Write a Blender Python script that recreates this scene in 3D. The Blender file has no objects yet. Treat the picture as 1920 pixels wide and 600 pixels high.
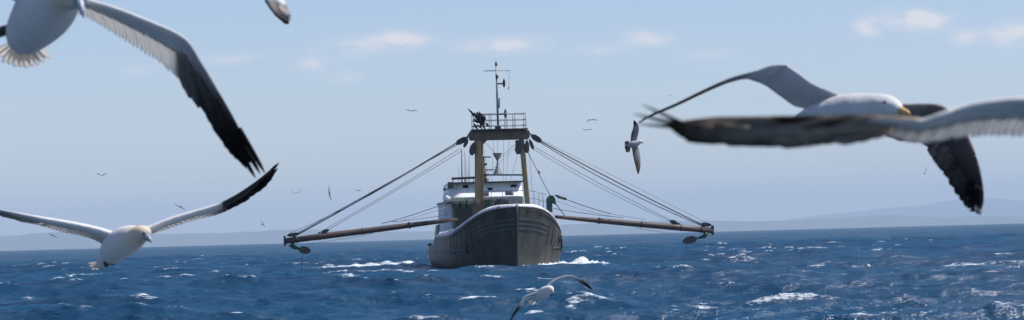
import bpy, bmesh, math, random
import numpy as np
from mathutils import Vector, Matrix, noise

random.seed(7)
rng = np.random.default_rng(11)
SC = bpy.context.scene
COL = SC.collection
R = math.radians

# ------------------------------------------------------------------ camera, world, sun, exposure
CAM_H = 1.95
FPX = 5000.0                       # focal length in photograph pixels
PITCH = math.atan(144.0 / FPX)
ROLL = R(1.55)
fw = Vector((0, math.cos(PITCH), math.sin(PITCH)))
u0 = Vector((0, -math.sin(PITCH), math.cos(PITCH)))
r0 = Vector((1, 0, 0))
rt = r0 * math.cos(ROLL) - u0 * math.sin(ROLL)
up = u0 * math.cos(ROLL) + r0 * math.sin(ROLL)
CAM = Vector((0, 0, CAM_H))
cd = bpy.data.cameras.new("camera")
cam = bpy.data.objects.new("camera", cd)
COL.objects.link(cam)
m3 = Matrix((rt, up, -fw)).transposed()
cam.matrix_world = Matrix.Translation(CAM) @ m3.to_4x4()
cd.sensor_width = 36.0
cd.lens = 36.0 * FPX / 1920.0
cd.clip_start = 0.1
cd.clip_end = 200000
cd.dof.use_dof = True
cd.dof.focus_distance = 60.0
cd.dof.aperture_fstop = 9.5
SC.camera = cam

SUN_EL, SUN_AZ = 59.0, 88.0       # azimuth clockwise from the viewing direction
world = bpy.data.worlds.new("World")
SC.world = world
world.use_nodes = True
sun_d = bpy.data.lights.new("sun", 'SUN')
sun_d.energy = 4.9
sun_d.angle = R(0.53)
sun_d.color = (1.0, 0.965, 0.92)
sun = bpy.data.objects.new("sun", sun_d)
COL.objects.link(sun)
sdir = Vector((math.sin(R(SUN_AZ)) * math.cos(R(SUN_EL)), math.cos(R(SUN_AZ)) * math.cos(R(SUN_EL)), math.sin(R(SUN_EL))))
sun.rotation_euler = sdir.to_track_quat('Z', 'Y').to_euler()
sun.location = (30, 60, 60)
SC.view_settings.view_transform = 'Standard'
SC.view_settings.look = 'None'
SC.view_settings.exposure = 0.29
SC.view_settings.gamma = 1.0
SC.cycles.use_denoising = True
SC.cycles.max_bounces = 6
SC.cycles.volume_bounces = 0
SC.cycles.transparent_max_bounces = 8


def ray(px, py):
    return fw + rt * ((px - 960) / FPX) + up * ((300 - py) / FPX)


def P(px, py, d):
    """the place seen at photograph pixel (px, py) at d metres ahead"""
    v = ray(px, py)
    return CAM + v * (d / v.y)


# ------------------------------------------------------------------ sky with small clouds
def build_sky():
    nt = world.node_tree
    N, L = nt.nodes, nt.links
    bg = N['Background']
    sky = N.new('ShaderNodeTexSky')
    sky.sky_type = 'NISHITA'
    sky.sun_disc = False
    sky.sun_elevation = R(SUN_EL)
    sky.sun_rotation = R(SUN_AZ)
    sky.air_density = 1.0
    sky.dust_density = 0.1
    sky.ozone_density = 1.4
    tc = N.new('ShaderNodeTexCoord')
    sep = N.new('ShaderNodeSeparateXYZ')
    L.new(tc.outputs['Generated'], sep.inputs[0])

    def math_(op, a, b=None, clamp=False):
        n = N.new('ShaderNodeMath')
        n.operation = op
        n.use_clamp = clamp
        for i, v in enumerate((a, b)):
            if v is None:
                continue
            if isinstance(v, (int, float)):
                n.inputs[i].default_value = v
            else:
                L.new(v, n.inputs[i])
        return n.outputs[0]
    az = math_('ARCTAN2', sep.outputs[0], sep.outputs[1])
    el = math_('ARCSINE', sep.outputs[2])
    comb = N.new('ShaderNodeCombineXYZ')
    L.new(az, comb.inputs[0])
    L.new(el, comb.inputs[1])
    vm = N.new('ShaderNodeVectorMath')
    vm.operation = 'MULTIPLY'
    L.new(comb.outputs[0], vm.inputs[0])
    vm.inputs[1].default_value = (70, 150, 1)
    ns = N.new('ShaderNodeTexNoise')
    ns.inputs['Scale'].default_value = 1.0
    ns.inputs['Detail'].default_value = 6
    ns.inputs['Roughness'].default_value = 0.6
    L.new(vm.outputs[0], ns.inputs['Vector'])
    clouds = [(590, 121, 30, 9, .5), (655, 90, 42, 13, .6), (750, 75, 45, 14, .75), (645, 143, 35, 8, .4),
              (440, 110, 42, 9, .35), (905, 86, 45, 11, .45), (970, 82, 45, 13, .6), (1215, 70, 36, 13, .6),
              (1120, 92, 40, 8, .4), (1625, 52, 20, 15, .6), (1695, 34, 34, 13, .75), (1735, 40, 34, 13, .95),
              (1815, 70, 22, 12, .5), (1900, 63, 36, 17, .85), (1330, 100, 40, 8, .3), (270, 130, 40, 8, .25),
              (2050, 60, 60, 20, .7), (2200, 90, 80, 14, .6), (-120, 100, 70, 14, .5), (-330, 80, 60, 18, .6)]
    total = None
    for (x, y, rx, ry, s) in clouds:
        v = ray(x, y).normalized()
        a0, e0 = math.atan2(v.x, v.y), math.asin(v.z)
        dx = math_('MULTIPLY', math_('SUBTRACT', az, a0), FPX / rx)
        dy = math_('MULTIPLY', math_('SUBTRACT', el, e0), FPX / ry)
        q = math_('ADD', math_('MULTIPLY', dx, math_('MULTIPLY', dx, .7)), math_('MULTIPLY', dy, math_('MULTIPLY', dy, .7)))
        g = math_('MULTIPLY', math_('EXPONENT', math_('MULTIPLY', q, -1.0)), s)
        total = g if total is None else math_('ADD', total, g)
    n1 = math_('SUBTRACT', math_('MULTIPLY', ns.outputs['Fac'], 4.0), 1.35)
    mask = math_('MULTIPLY', math_('MULTIPLY', total, n1, False), 1.6, True)
    mix = N.new('ShaderNodeMix')
    mix.data_type = 'RGBA'
    L.new(mask, mix.inputs[0])
    tint = N.new('ShaderNodeVectorMath')
    tint.operation = 'MULTIPLY'
    L.new(sky.outputs[0], tint.inputs[0])
    tint.inputs[1].default_value = (.865, .872, 1.045)      # the photograph's colour balance
    L.new(tint.outputs[0], mix.inputs[6])
    mix.inputs[7].default_value = (7.0, 6.9, 7.1, 1)      # sunlit cumulus, in the sky's own units
    L.new(mix.outputs[2], bg.inputs[0])
    bg.inputs[1].default_value = 0.10


build_sky()


# ------------------------------------------------------------------ materials
def mat(name, color, rough=0.6, metal=0.0, var=0.25, scale=2.0, rust=None, rust_amt=0.0, bump=0.0, streak=False, spec=0.5):
    m = bpy.data.materials.new(name)
    m.use_nodes = True
    N, L = m.node_tree.nodes, m.node_tree.links
    b = N['Principled BSDF']
    b.inputs['Roughness'].default_value = rough
    b.inputs['Metallic'].default_value = metal
    b.inputs['Specular IOR Level'].default_value = spec
    tc = N.new('ShaderNodeTexCoord')
    mp = N.new('ShaderNodeMapping')
    L.new(tc.outputs['Object'], mp.inputs[0])
    if streak:
        mp.inputs['Scale'].default_value = (1.0, 1.0, 0.16)
    n1 = N.new('ShaderNodeTexNoise')
    n1.inputs['Scale'].default_value = scale
    n1.inputs['Detail'].default_value = 6
    n1.inputs['Roughness'].default_value = 0.65
    L.new(mp.outputs[0], n1.inputs['Vector'])
    mr = N.new('ShaderNodeMapRange')
    mr.inputs[1].default_value = 0.3
    mr.inputs[2].default_value = 0.7
    mr.inputs[3].default_value = 1 - var
    mr.inputs[4].default_value = 1 + var
    L.new(n1.outputs['Fac'], mr.inputs[0])
    mul = N.new('ShaderNodeVectorMath')
    mul.operation = 'SCALE'
    mul.inputs[0].default_value = color[:3]
    L.new(mr.outputs[0], mul.inputs['Scale'])
    out = mul.outputs[0]
    if rust:
        n2 = N.new('ShaderNodeTexNoise')
        n2.inputs['Scale'].default_value = scale * 1.9
        n2.inputs['Detail'].default_value = 8
        L.new(mp.outputs[0], n2.inputs['Vector'])
        r2 = N.new('ShaderNodeMapRange')
        r2.inputs[1].default_value = 0.62 - rust_amt
        r2.inputs[2].default_value = 0.74 - rust_amt * 0.6
        L.new(n2.outputs['Fac'], r2.inputs[0])
        mx = N.new('ShaderNodeMix')
        mx.data_type = 'RGBA'
        L.new(r2.outputs[0], mx.inputs[0])
        L.new(out, mx.inputs[6])
        mx.inputs[7].default_value = (*rust, 1)
        out = mx.outputs[2]
    L.new(out, b.inputs['Base Color'])
    if bump:
        bp = N.new('ShaderNodeBump')
        bp.inputs['Strength'].default_value = bump
        bp.inputs['Distance'].default_value = 0.02
        L.new(n1.outputs['Fac'], bp.inputs['Height'])
        L.new(bp.outputs[0], b.inputs['Normal'])
    return m


def feather_mat(name, thin, barb=60.0, fluff=.006, white=(.60, .595, .585, 1)):
    """plumage: 'tint' runs white > grey brown > black, 'buff' warms it; thin vanes let light through"""
    m = bpy.data.materials.new(name)
    m.use_nodes = True
    N, L = m.node_tree.nodes, m.node_tree.links
    b = N['Principled BSDF']
    b.inputs['Roughness'].default_value = 0.75
    b.inputs['Specular IOR Level'].default_value = 0.25
    at = N.new('ShaderNodeAttribute')
    at.attribute_name = 'tint'
    ab = N.new('ShaderNodeAttribute')
    ab.attribute_name = 'buff'
    ns = N.new('ShaderNodeTexNoise')
    ns.inputs['Scale'].default_value = barb
    ns.inputs['Detail'].default_value = 4
    tc = N.new('ShaderNodeTexCoord')
    L.new(tc.outputs['Object'], ns.inputs['Vector'])
    ad = N.new('ShaderNodeMath')
    ad.operation = 'MULTIPLY_ADD'
    L.new(ns.outputs['Fac'], ad.inputs[0])
    ad.inputs[1].default_value = 0.20
    sb = N.new('ShaderNodeMath')
    sb.operation = 'SUBTRACT'
    L.new(at.outputs['Fac'], sb.inputs[0])
    sb.inputs[1].default_value = 0.10
    L.new(sb.outputs[0], ad.inputs[2])
    cr = N.new('ShaderNodeValToRGB')
    e = cr.color_ramp.elements
    e[0].position, e[0].color = 0.0, white
    e[1].position, e[1].color = 1.0, (.016, .015, .017, 1)
    k = cr.color_ramp.elements.new(0.35)
    k.color = (.36, .35, .35, 1)
    k = cr.color_ramp.elements.new(0.65)
    k.color = (.085, .068, .062, 1)
    L.new(ad.outputs[0], cr.inputs[0])
    mx = N.new('ShaderNodeMix')
    mx.data_type = 'RGBA'
    mx.blend_type = 'MULTIPLY'
    L.new(ab.outputs['Fac'], mx.inputs[0])
    L.new(cr.outputs[0], mx.inputs[6])
    mx.inputs[7].default_value = (1.0, .80, .50, 1)
    L.new(mx.outputs[2], b.inputs['Base Color'])
    bp = N.new('ShaderNodeBump')
    bp.inputs['Strength'].default_value = 0.45
    bp.inputs['Distance'].default_value = fluff
    L.new(ns.outputs['Fac'], bp.inputs['Height'])
    L.new(bp.outputs[0], b.inputs['Normal'])
    if thin:
        tr = N.new('ShaderNodeBsdfTranslucent')
        L.new(mx.outputs[2], tr.inputs['Color'])
        ms = N.new('ShaderNodeMixShader')
        ms.inputs[0].default_value = thin
        L.new(b.outputs[0], ms.inputs[1])
        L.new(tr.outputs[0], ms.inputs[2])
        L.new(ms.outputs[0], N['Material Output'].inputs['Surface'])
    return m


M = {}
M['plumage'] = feather_mat('plumage', 0.0, 26.0, .012)
M['vane'] = feather_mat('feather vane', 0.60, white=(.76, .75, .73, 1))
M['tail_vane'] = feather_mat('tail vane', 0.74, white=(.80, .79, .77, 1))
M['gull_vane'] = feather_mat('gull feather vane', 0.10)
M['beak_grey'] = mat('blue grey beak', (.22, .27, .33), .4, scale=40)
M['beak_yellow'] = mat('yellow beak', (.52, .31, .11), .5, scale=40)
M['eye'] = mat('eye', (.01, .01, .012), .15, scale=40)
M['foot'] = mat('dark webbed foot', (.03, .028, .028), .6, scale=40)
M['hull'] = mat('weathered dark hull paint', (.036, .041, .035), .55, var=.55, scale=.9, rust=(.088, .054, .036), rust_amt=.11, bump=.8, streak=True)
M['strake'] = mat('faded strake paint', (.075, .092, .095), .6, var=.4, scale=2.5, rust=(.06, .06, .055), rust_amt=.06)
M['white'] = mat('weathered white paint', (.78, .77, .76), .5, var=.08, scale=1.4, rust=(.42, .33, .26), rust_amt=-.06)
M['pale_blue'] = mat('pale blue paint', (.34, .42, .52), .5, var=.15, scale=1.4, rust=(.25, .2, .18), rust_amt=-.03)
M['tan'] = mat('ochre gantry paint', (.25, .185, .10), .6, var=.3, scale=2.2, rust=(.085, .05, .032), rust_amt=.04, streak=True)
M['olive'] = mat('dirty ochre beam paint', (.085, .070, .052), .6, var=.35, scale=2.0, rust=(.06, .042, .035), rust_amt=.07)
M['boom'] = mat('brown boom paint', (.080, .055, .047), .55, var=.3, scale=1.6, rust=(.06, .035, .026), rust_amt=.06)
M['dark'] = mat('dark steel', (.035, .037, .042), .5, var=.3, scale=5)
M['steel'] = mat('grey galvanised steel', (.20, .215, .23), .5, metal=.3, var=.25, scale=5)
M['wire'] = mat('wire rope', (.05, .052, .055), .55, var=.3, scale=8)
M['thin_wire'] = mat('slack grey wire', (.16, .17, .18), .55, var=.3, scale=8)
M['green'] = mat('dark green deck gear paint', (.030, .062, .050), .5, var=.35, scale=3, rust=(.08, .05, .03), rust_amt=.02)
M['glass'] = mat('wheelhouse glass', (.035, .045, .06), .08, var=.1, scale=2)
M['cloth'] = mat('dark flag cloth', (.040, .036, .040), .9, var=.5, scale=6)
M['deck'] = mat('grey deck paint', (.23, .25, .25), .7, var=.2, scale=2)


# ------------------------------------------------------------------ mesh helpers
def obj(name, verts, faces, material, parent=None, smooth=True, attrs=None, fix=True):
    me = bpy.data.meshes.new(name)
    me.from_pydata([tuple(v) for v in verts], [], faces)
    if fix:
        bm = bmesh.new()
        bm.from_mesh(me)
        bmesh.ops.recalc_face_normals(bm, faces=bm.faces)
        bm.to_mesh(me)
        bm.free()
    if attrs:
        for k, vals in attrs.items():
            a = me.attributes.new(k, 'FLOAT', 'POINT')
            a.data.foreach_set('value', np.asarray(vals, dtype=np.float32))
    me.polygons.foreach_set('use_smooth', [smooth] * len(me.polygons))
    me.materials.append(material)
    me.update()
    o = bpy.data.objects.new(name, me)
    COL.objects.link(o)
    if parent:
        o.parent = parent
    return o


def tag(o, label=None, cat=None, group=None, kind=None):
    if label:
        o['label'] = label
    if cat:
        o['category'] = cat
    if group:
        o['group'] = group
    if kind:
        o['kind'] = kind
    return o


class MB:
    """collects shapes into one mesh"""
    def __init__(self):
        self.v, self.f = [], []

    def add(self, vs, fs):
        k = len(self.v)
        self.v += [Vector(v) for v in vs]
        self.f += [tuple(i + k for i in f) for f in fs]
        return self

    def box(self, a, b):
        x0, y0, z0 = a
        x1, y1, z1 = b
        return self.add([(x0, y0, z0), (x1, y0, z0), (x1, y1, z0), (x0, y1, z0), (x0, y0, z1), (x1, y0, z1), (x1, y1, z1), (x0, y1, z1)],
                        [(0, 3, 2, 1), (4, 5, 6, 7), (0, 1, 5, 4), (1, 2, 6, 5), (2, 3, 7, 6), (3, 0, 4, 7)])

    def bar(self, a, b, w, h=None, upv=(0, 0, 1)):
        """rectangular bar with a small chamfer from a to b"""
        a, b = Vector(a), Vector(b)
        h = h or w
        d = (b - a).normalized()
        s = d.cross(Vector(upv))
        if s.length < 1e-4:
            s = d.cross(Vector((0, 1, 0)))
        s.normalize()
        t = s.cross(d).normalized()
        c = min(w, h) * .14
        ring = [(-w / 2 + c, -h / 2), (w / 2 - c, -h / 2), (w / 2, -h / 2 + c), (w / 2, h / 2 - c), (w / 2 - c, h / 2), (-w / 2 + c, h / 2), (-w / 2, h / 2 - c), (-w / 2, -h / 2 + c)]
        vs = [p + s * x + t * y for p in (a, b) for (x, y) in ring]
        fs = [tuple(range(7, -1, -1)), tuple(range(8, 16))] + [(i, (i + 1) % 8, 8 + (i + 1) % 8, 8 + i) for i in range(8)]
        return self.add(vs, fs)

    def tube(self, pts, r, n=8):
        """swept round tube; r one radius or one per point"""
        pts = [Vector(p) for p in pts]
        rs = r if isinstance(r, (list, tuple)) else [r] * len(pts)
        vs, fs = [], []
        ref = None
        for i, p in enumerate(pts):
            d = (pts[min(i + 1, len(pts) - 1)] - pts[max(i - 1, 0)]).normalized()
            if ref is None:
                ref = d.orthogonal().normalized()
            ref = (ref - d * ref.dot(d)).normalized()
            q = d.cross(ref)
            for j in range(n):
                a = 2 * math.pi * j / n
                vs.append(p + (ref * math.cos(a) + q * math.sin(a)) * rs[i])
        for i in range(len(pts) - 1):
            for j in range(n):
                fs.append((i * n + j, i * n + (j + 1) % n, (i + 1) * n + (j + 1) % n, (i + 1) * n + j))
        fs.append(tuple(range(n - 1, -1, -1)))
        fs.append(tuple((len(pts) - 1) * n + j for j in range(n)))
        return self.add(vs, fs)

    def prism(self, poly, a):
        """extrude a polygon (list of points) along vector a"""
        n = len(poly)
        a = Vector(a)
        vs = [Vector(p) for p in poly] + [Vector(p) + a for p in poly]
        fs = [tuple(range(n - 1, -1, -1)), tuple(range(n, 2 * n))] + [(i, (i + 1) % n, n + (i + 1) % n, n + i) for i in range(n)]
        return self.add(vs, fs)

    def build(self, name, material, parent=None, smooth=False):
        return obj(name, self.v, self.f, material, parent, smooth)


def catmull(arr, m):
    """resample rows of arr (n x k) to m rows by Catmull-Rom, evenly in index"""
    a = np.asarray(arr, float)
    n = len(a)
    ext = np.vstack([2 * a[0] - a[1], a, 2 * a[-1] - a[-2]])
    out = []
    for t in np.linspace(0, n - 1, m):
        i = min(int(t), n - 2)
        f = t - i
        p0, p1, p2, p3 = ext[i], ext[i + 1], ext[i + 2], ext[i + 3]
        out.append(.5 * (2 * p1 + (p2 - p0) * f + (2 * p0 - 5 * p1 + 4 * p2 - p3) * f * f + (3 * p1 - p0 - 3 * p2 + p3) * f ** 3))
    return np.array(out)


def smoothstep(a, b, x):
    t = np.clip((x - a) / (b - a), 0, 1)
    return t * t * (3 - 2 * t)


# ------------------------------------------------------------------ sea
BOAT_O = Vector((0.18, 180.0, 0.0))
BOAT_A = R(5.8)
bx = Vector((math.cos(BOAT_A), math.sin(BOAT_A), 0))
by = Vector((-math.sin(BOAT_A), math.cos(BOAT_A), 0))


def sea_material():
    m = bpy.data.materials.new('sea water')
    m.use_nodes = True
    N, L = m.node_tree.nodes, m.node_tree.links
    N.remove(N['Principled BSDF'])
    dif = N.new('ShaderNodeBsdfDiffuse')
    glo = N.new('ShaderNodeBsdfGlossy')
    fre = N.new('ShaderNodeFresnel')
    fre.inputs['IOR'].default_value = 1.33
    tc = N.new('ShaderNodeTexCoord')
    geo = tc.outputs['Object']

    def nz(scale, detail, sx=1.0, rough=.6):
        mp = N.new('ShaderNodeMapping')
        mp.inputs['Scale'].default_value = (sx, 1, 1)
        L.new(geo, mp.inputs[0])
        n = N.new('ShaderNodeTexNoise')
        n.inputs['Scale'].default_value = scale
        n.inputs['Detail'].default_value = detail
        n.inputs['Roughness'].default_value = rough
        L.new(mp.outputs[0], n.inputs['Vector'])
        return n.outputs['Fac']
    r1 = nz(1.5, 6, .55, .68)
    r2 = nz(.045, 3, 1.0)
    bp = N.new('ShaderNodeBump')
    bp.inputs['Strength'].default_value = 1.0
    bp.inputs['Distance'].default_value = 0.24
    L.new(r1, bp.inputs['Height'])
    at = N.new('ShaderNodeAttribute')
    at.attribute_name = 'foam'
    fn = nz(6.5, 8, .40, .82)
    a1 = N.new('ShaderNodeMath')
    a1.operation = 'MULTIPLY_ADD'
    L.new(fn, a1.inputs[0])
    a1.inputs[1].default_value = 4.2
    a1.inputs[2].default_value = -2.12
    a2 = N.new('ShaderNodeMath')
    a2.operation = 'ADD'
    L.new(at.outputs['Fac'], a2.inputs[0])
    L.new(a1.outputs[0], a2.inputs[1])
    a3 = N.new('ShaderNodeMath')          # no foam at all where the attribute is nil
    a3.operation = 'MULTIPLY'
    L.new(a2.outputs[0], a3.inputs[0])
    ss = N.new('ShaderNodeMapRange')
    ss.interpolation_type = 'SMOOTHSTEP'
    ss.inputs[1].default_value = 0.02
    ss.inputs[2].default_value = 0.25
    L.new(at.outputs['Fac'], ss.inputs[0])
    L.new(ss.outputs[0], a3.inputs[1])
    mk = N.new('ShaderNodeMapRange')
    mk.interpolation_type = 'SMOOTHSTEP'
    mk.inputs[1].default_value = 0.45
    mk.inputs[2].default_value = 1.0
    L.new(a3.outputs[0], mk.inputs[0])
    cr = N.new('ShaderNodeValToRGB')
    e = cr.color_ramp.elements
    e[0].position, e[0].color = .35, (.001, .029, .068, 1)
    e[1].position, e[1].color = .70, (.003, .061, .126, 1)
    L.new(r2, cr.inputs[0])
    mx = N.new('ShaderNodeMix')
    mx.data_type = 'RGBA'
    L.new(mk.outputs[0], mx.inputs[0])
    L.new(cr.outputs[0], mx.inputs[6])
    mx.inputs[7].default_value = (.60, .64, .68, 1)
    L.new(mx.outputs[2], dif.inputs['Color'])
    glo.inputs['Roughness'].default_value = .16
    for sh in (dif, glo, fre):
        L.new(bp.outputs[0], sh.inputs['Normal'])
    cap = N.new('ShaderNodeMath')
    cap.operation = 'MINIMUM'
    half = N.new('ShaderNodeMath')
    half.operation = 'POWER'
    L.new(fre.outputs[0], half.inputs[0])
    half.inputs[1].default_value = 1.6
    hf2 = N.new('ShaderNodeMath')
    hf2.operation = 'MULTIPLY'
    L.new(half.outputs[0], hf2.inputs[0])
    hf2.inputs[1].default_value = .5
    L.new(hf2.outputs[0], cap.inputs[0])
    cap.inputs[1].default_value = .28          # wind-roughened sea: mean reflectance stays low even at grazing view
    dry = N.new('ShaderNodeMath')
    dry.operation = 'MULTIPLY_ADD'
    L.new(mk.outputs[0], dry.inputs[0])
    dry.inputs[1].default_value = -1.0
    dry.inputs[2].default_value = 1.0
    fac = N.new('ShaderNodeMath')
    fac.operation = 'MULTIPLY'
    L.new(cap.outputs[0], fac.inputs[0])
    L.new(dry.outputs[0], fac.inputs[1])
    ms = N.new('ShaderNodeMixShader')
    L.new(fac.outputs[0], ms.inputs[0])
    L.new(dif.outputs[0], ms.inputs[1])
    L.new(glo.outputs[0], ms.inputs[2])
    L.new(ms.outputs[0], N['Material Output'].inputs['Surface'])
    return m


def sea_point(px, py, z=0.1):
    v = ray(px, py)
    t = (z - CAM_H) / v.z
    return CAM + v * t


def build_sea():
    rad = [4.0]
    while rad[-1] < 1600:
        rad.append(rad[-1] * (1.04 if rad[-1] < 45 else 1.0025 if rad[-1] < 480 else 1.005))
    while rad[-1] < 58000:
        rad.append(rad[-1] * 1.012 if rad[-1] < 3000 else rad[-1] * 1.05)
    rad = np.array(rad)
    half = R(17.5)
    nc = 680
    inner = np.linspace(-half, half, nc)
    outer = np.linspace(half, 2 * math.pi - half, 92)[1:-1]
    th = np.concatenate([inner, outer])
    dth = np.concatenate([np.full(nc, inner[1] - inner[0]), np.full(len(outer), outer[1] - outer[0])])
    RR, TT = np.meshgrid(rad, th, indexing='ij')
    X = (RR * np.sin(TT)).astype(np.float32)
    Y = (RR * np.cos(TT)).astype(np.float32)
    dr = np.gradient(rad)
    space = np.maximum(dr[:, None], RR * dth[None, :]).astype(np.float32)
    Z = np.zeros_like(X)
    DX = np.zeros_like(X)
    DY = np.zeros_like(X)
    J = np.zeros_like(X)
    nw = 92
    lam = np.exp(np.linspace(math.log(0.50), math.log(14.0), nw)) * rng.uniform(.93, 1.07, nw)
    for l in lam:
        k = 2 * math.pi / l
        a = math.radians(rng.normal(-100, 30))             # mostly towards the camera
        dx, dy = math.cos(a), math.sin(a)
        A = 0.064 / k * rng.uniform(.6, 1.35) * (1.0 if l < 2.0 else (2.0 / l) ** .66)
        w = smoothstep(1.3, 2.6, l / space)
        ph = (k * (dx * X + dy * Y) + rng.uniform(0, 6.28)).astype(np.float32)
        s, c = np.sin(ph), np.cos(ph)
        Z += w * (A * c)
        DX -= w * (A * .85 * dx * s)
        DY -= w * (A * .85 * dy * s)
        if l > 1.5:
            J += w * (A * k * c)
    for l in (19, 23, 28, 36):                      # a low swell under the chop
        k = 2 * math.pi / l
        a = math.radians(rng.normal(-100, 22))
        w = smoothstep(1.6, 3.0, l / space)
        Z += w * .055 * np.cos(k * (math.cos(a) * X + math.sin(a) * Y) + rng.uniform(0, 6.28))
    # wind waves breaking: foam on the steepest crests, in gusty patches
    gust = np.zeros_like(X)
    for i in range(10):
        l = rng.uniform(14, 60)
        a = rng.uniform(0, 6.28)
        gust += np.sin(2 * math.pi / l * (math.cos(a) * X * .6 + math.sin(a) * Y) + rng.uniform(0, 6.28))
    gust /= 3.2
    crest = J + .10 * gust
    near = (RR < 640) & (RR > 60) & (np.abs(np.angle(np.exp(1j * TT))) < .3)
    th1 = np.quantile(crest[near], .984)
    th2 = np.quantile(crest[near], .9988)
    foam = smoothstep(th1, th2, crest) * .74
    X2, Y2 = X + DX, Y + DY

    # single breaking crests: (px, py, half length px, height m, foam, depth m)
    caps = [(508, 531, 26, .42, 1.15, .55), (640, 531, 75, .28, .56, .6), (100, 547, 30, .40, .95, .6), (60, 556, 22, .2, .7, .4),
            (297, 528, 26, .25, .95, .45), (20, 574, 40, .18, .50, .5), (170, 579, 30, .22, .5, .5), (800, 559, 32, .36, 1.0, .5),
            (820, 531, 42, .22, .55, .6), (1300, 566, 62, .12, .52, .5), (1815, 498, 58, .42, 1.0, .8), (1655, 470, 24, .3, 1.0, .8), (1245, 489, 24, .5, 1.2, .8),
            (1697, 459, 18, .3, .95, .9), (1570, 531, 26, .24, .75, .5), (1400, 497, 34, .35, .6, .8), (1040, 570, 22, .28, 1.0, .4), (1005, 578, 26, .25, .95, .4),
            (1085, 571, 30, .16, .75, .4), (1370, 470, 40, .25, .7, .9), (1350, 500, 22, .25, .8, .6), (1530, 499, 20, .25, .85, .6), (1810, 541, 26, .25, .75, .5),
            (430, 467, 20, .22, .85, .9), (335, 590, 30, .15, .45, .4), (180, 516, 18, .18, .8, .4), (1090, 543, 40, .2, .45, .5), (410, 533, 14, .2, .9, .4),
            (1180, 552, 10, .3, .7, .4), (1690, 445, 18, .3, .9, 1.2), (1480, 445, 20, .3, .8, 1.2), (560, 457, 14, .3, .7, 1.2), (305, 474, 14, .25, .7, 1.0),
            (1440, 457, 16, .3, .8, 1.), (1580, 462, 12, .3, .9, 1.), (120, 500, 20, .2, .5, .7), (700, 575, 26, .2, .4, .5), (1620, 557, 22, .2, .5, .5), (1880, 585, 30, .2, .55, .5),
            (925, 586, 7, .15, 1.0, .25), (225, 552, 18, .22, .5, .5), (1500, 575, 24, .2, .4, .5), (870, 536, 22, .2, .5, .5), (1735, 452, 20, .2, .8, 1.), (1030, 470, 12, .2, .5, 1.)]
    for (px, py, hl, hgt, fo, dep) in caps:
        c = sea_point(px, py, -.06)
        wid = max(hl / FPX * c.y, .25)
        dep = dep * .72
        ux = (X2 - c.x) / wid
        wob = .35 * np.sin(X2 * (2.1 / max(wid, .6)) + px) + .22 * np.sin(X2 * 3.1 + py)
        uy = (Y2 - c.y + wob * dep)
        prof = np.exp(-ux ** 4 * .8)
        front = np.where(uy < 0, np.exp(-(uy / dep) ** 2), np.exp(-(uy / (dep * 2.4)) ** 2))
        Z += hgt * .50 * prof * front * (1 + .25 * np.sin(X2 * 4.3 + py))
        ff = np.where(uy < 0, np.exp(-(uy / (dep * .9)) ** 2), np.exp(-(uy / (dep * 1.2)) ** 2))
        foam = np.maximum(foam, fo * prof * ff * (.86 + .14 * np.sin(X2 * 5.7 + px)))

    # the trawler's bow wave and wash, in its own coordinates
    lx = (X2 - BOAT_O.x) * bx.x + (Y2 - BOAT_O.y) * bx.y
    ly = (X2 - BOAT_O.x) * by.x + (Y2 - BOAT_O.y) * by.y
    hw = np.interp(ly, [0.4, 2.0, 4, 7, 10, 27], [.1, 1.7, 2.85, 3.7, 4.0, 4.0])
    off = np.abs(lx) - hw
    inlen = (ly > -.5) & (ly < 30)
    lump = (np.sin(ly * 2.3 + lx * 1.7) + np.sin(ly * 4.1 - lx * 2.9 + 1) + np.sin(lx * 5.3 + ly * .7)) / 3
    near_hull = np.exp(-((lx / 8.0) ** 4) - (((ly - 2) / 22.0) ** 4))
    Z = np.where(near_hull > .02, Z * (1 - .35 * near_hull) - .16 * near_hull, Z)
    # port side (right in the picture): curling bow wave
    env = smoothstep(-.3, 1.2, ly) * (1 - smoothstep(8, 13, ly))
    pt = np.where(lx > 0, 1, 0) * env * np.exp(-(np.maximum(off - .25, 0) / .6) ** 2) * (off > -.6)
    jag = np.abs(np.sin(lx * 7.1 + ly * 1.3) * np.sin(lx * 4.3 - ly * 2.1 + .7)) ** 1.5
    Z = np.where(pt > .05, np.maximum(Z, (.14 + .20 * jag + .08 * lump) * pt), Z)
    foam = np.maximum(foam, pt * 1.35)
    # thrown crest a little outboard
    c1 = np.exp(-((lx - 5.15) / .60) ** 2 - ((ly - 6.5) / 1.1) ** 2)
    c2 = np.exp(-((lx - 5.5) / 1.0) ** 2 - ((ly - 6.2) / 1.0) ** 2)
    c3 = np.exp(-((lx - 5.4) / 1.9) ** 4 - ((ly - 5.6 - .3 * (lx - 5)) / .8) ** 2)
    Z = np.maximum(Z, c3 * (.16 + .20 * jag + .06 * lump))
    Z = np.maximum(Z, c1 * (.50 + .25 * jag))
    Z += c2 * .08
    foam = np.maximum(foam, np.maximum(c1 * 1.4, np.maximum(c2 * 1.1, c3 * 1.3)))
    # starboard side (left): wash spreading from the quarter
    wash = np.exp(-((ly - 27 - .35 * (-lx - 4)) / 4.5) ** 2) * smoothstep(3.9, 5.5, -lx) * (1 - smoothstep(9, 17, -lx))
    foam = np.maximum(foam, wash * (1.0 + .3 * lump))
    Z += wash * (.22 + .16 * lump)
    w2 = np.exp(-((ly - 23.5) / 1.5) ** 2) * np.exp(-((-lx - 5.3) / 1.5) ** 2)
    foam = np.maximum(foam, w2 * 1.1)
    Z += w2 * (.22 + .1 * lump)
    sb = np.where(lx < 0, 1, 0) * env * np.exp(-(np.maximum(off, 0) / .3) ** 2) * (off > -.5)
    foam = np.maximum(foam, sb * .45)

    Z = Z - .20                                       # mean water level
    nr, ncol = X.shape
    co = np.stack([X2, Y2, Z], -1).reshape(-1, 3).astype(np.float32)
    idx = np.arange(nr * ncol).reshape(nr, ncol)
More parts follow.
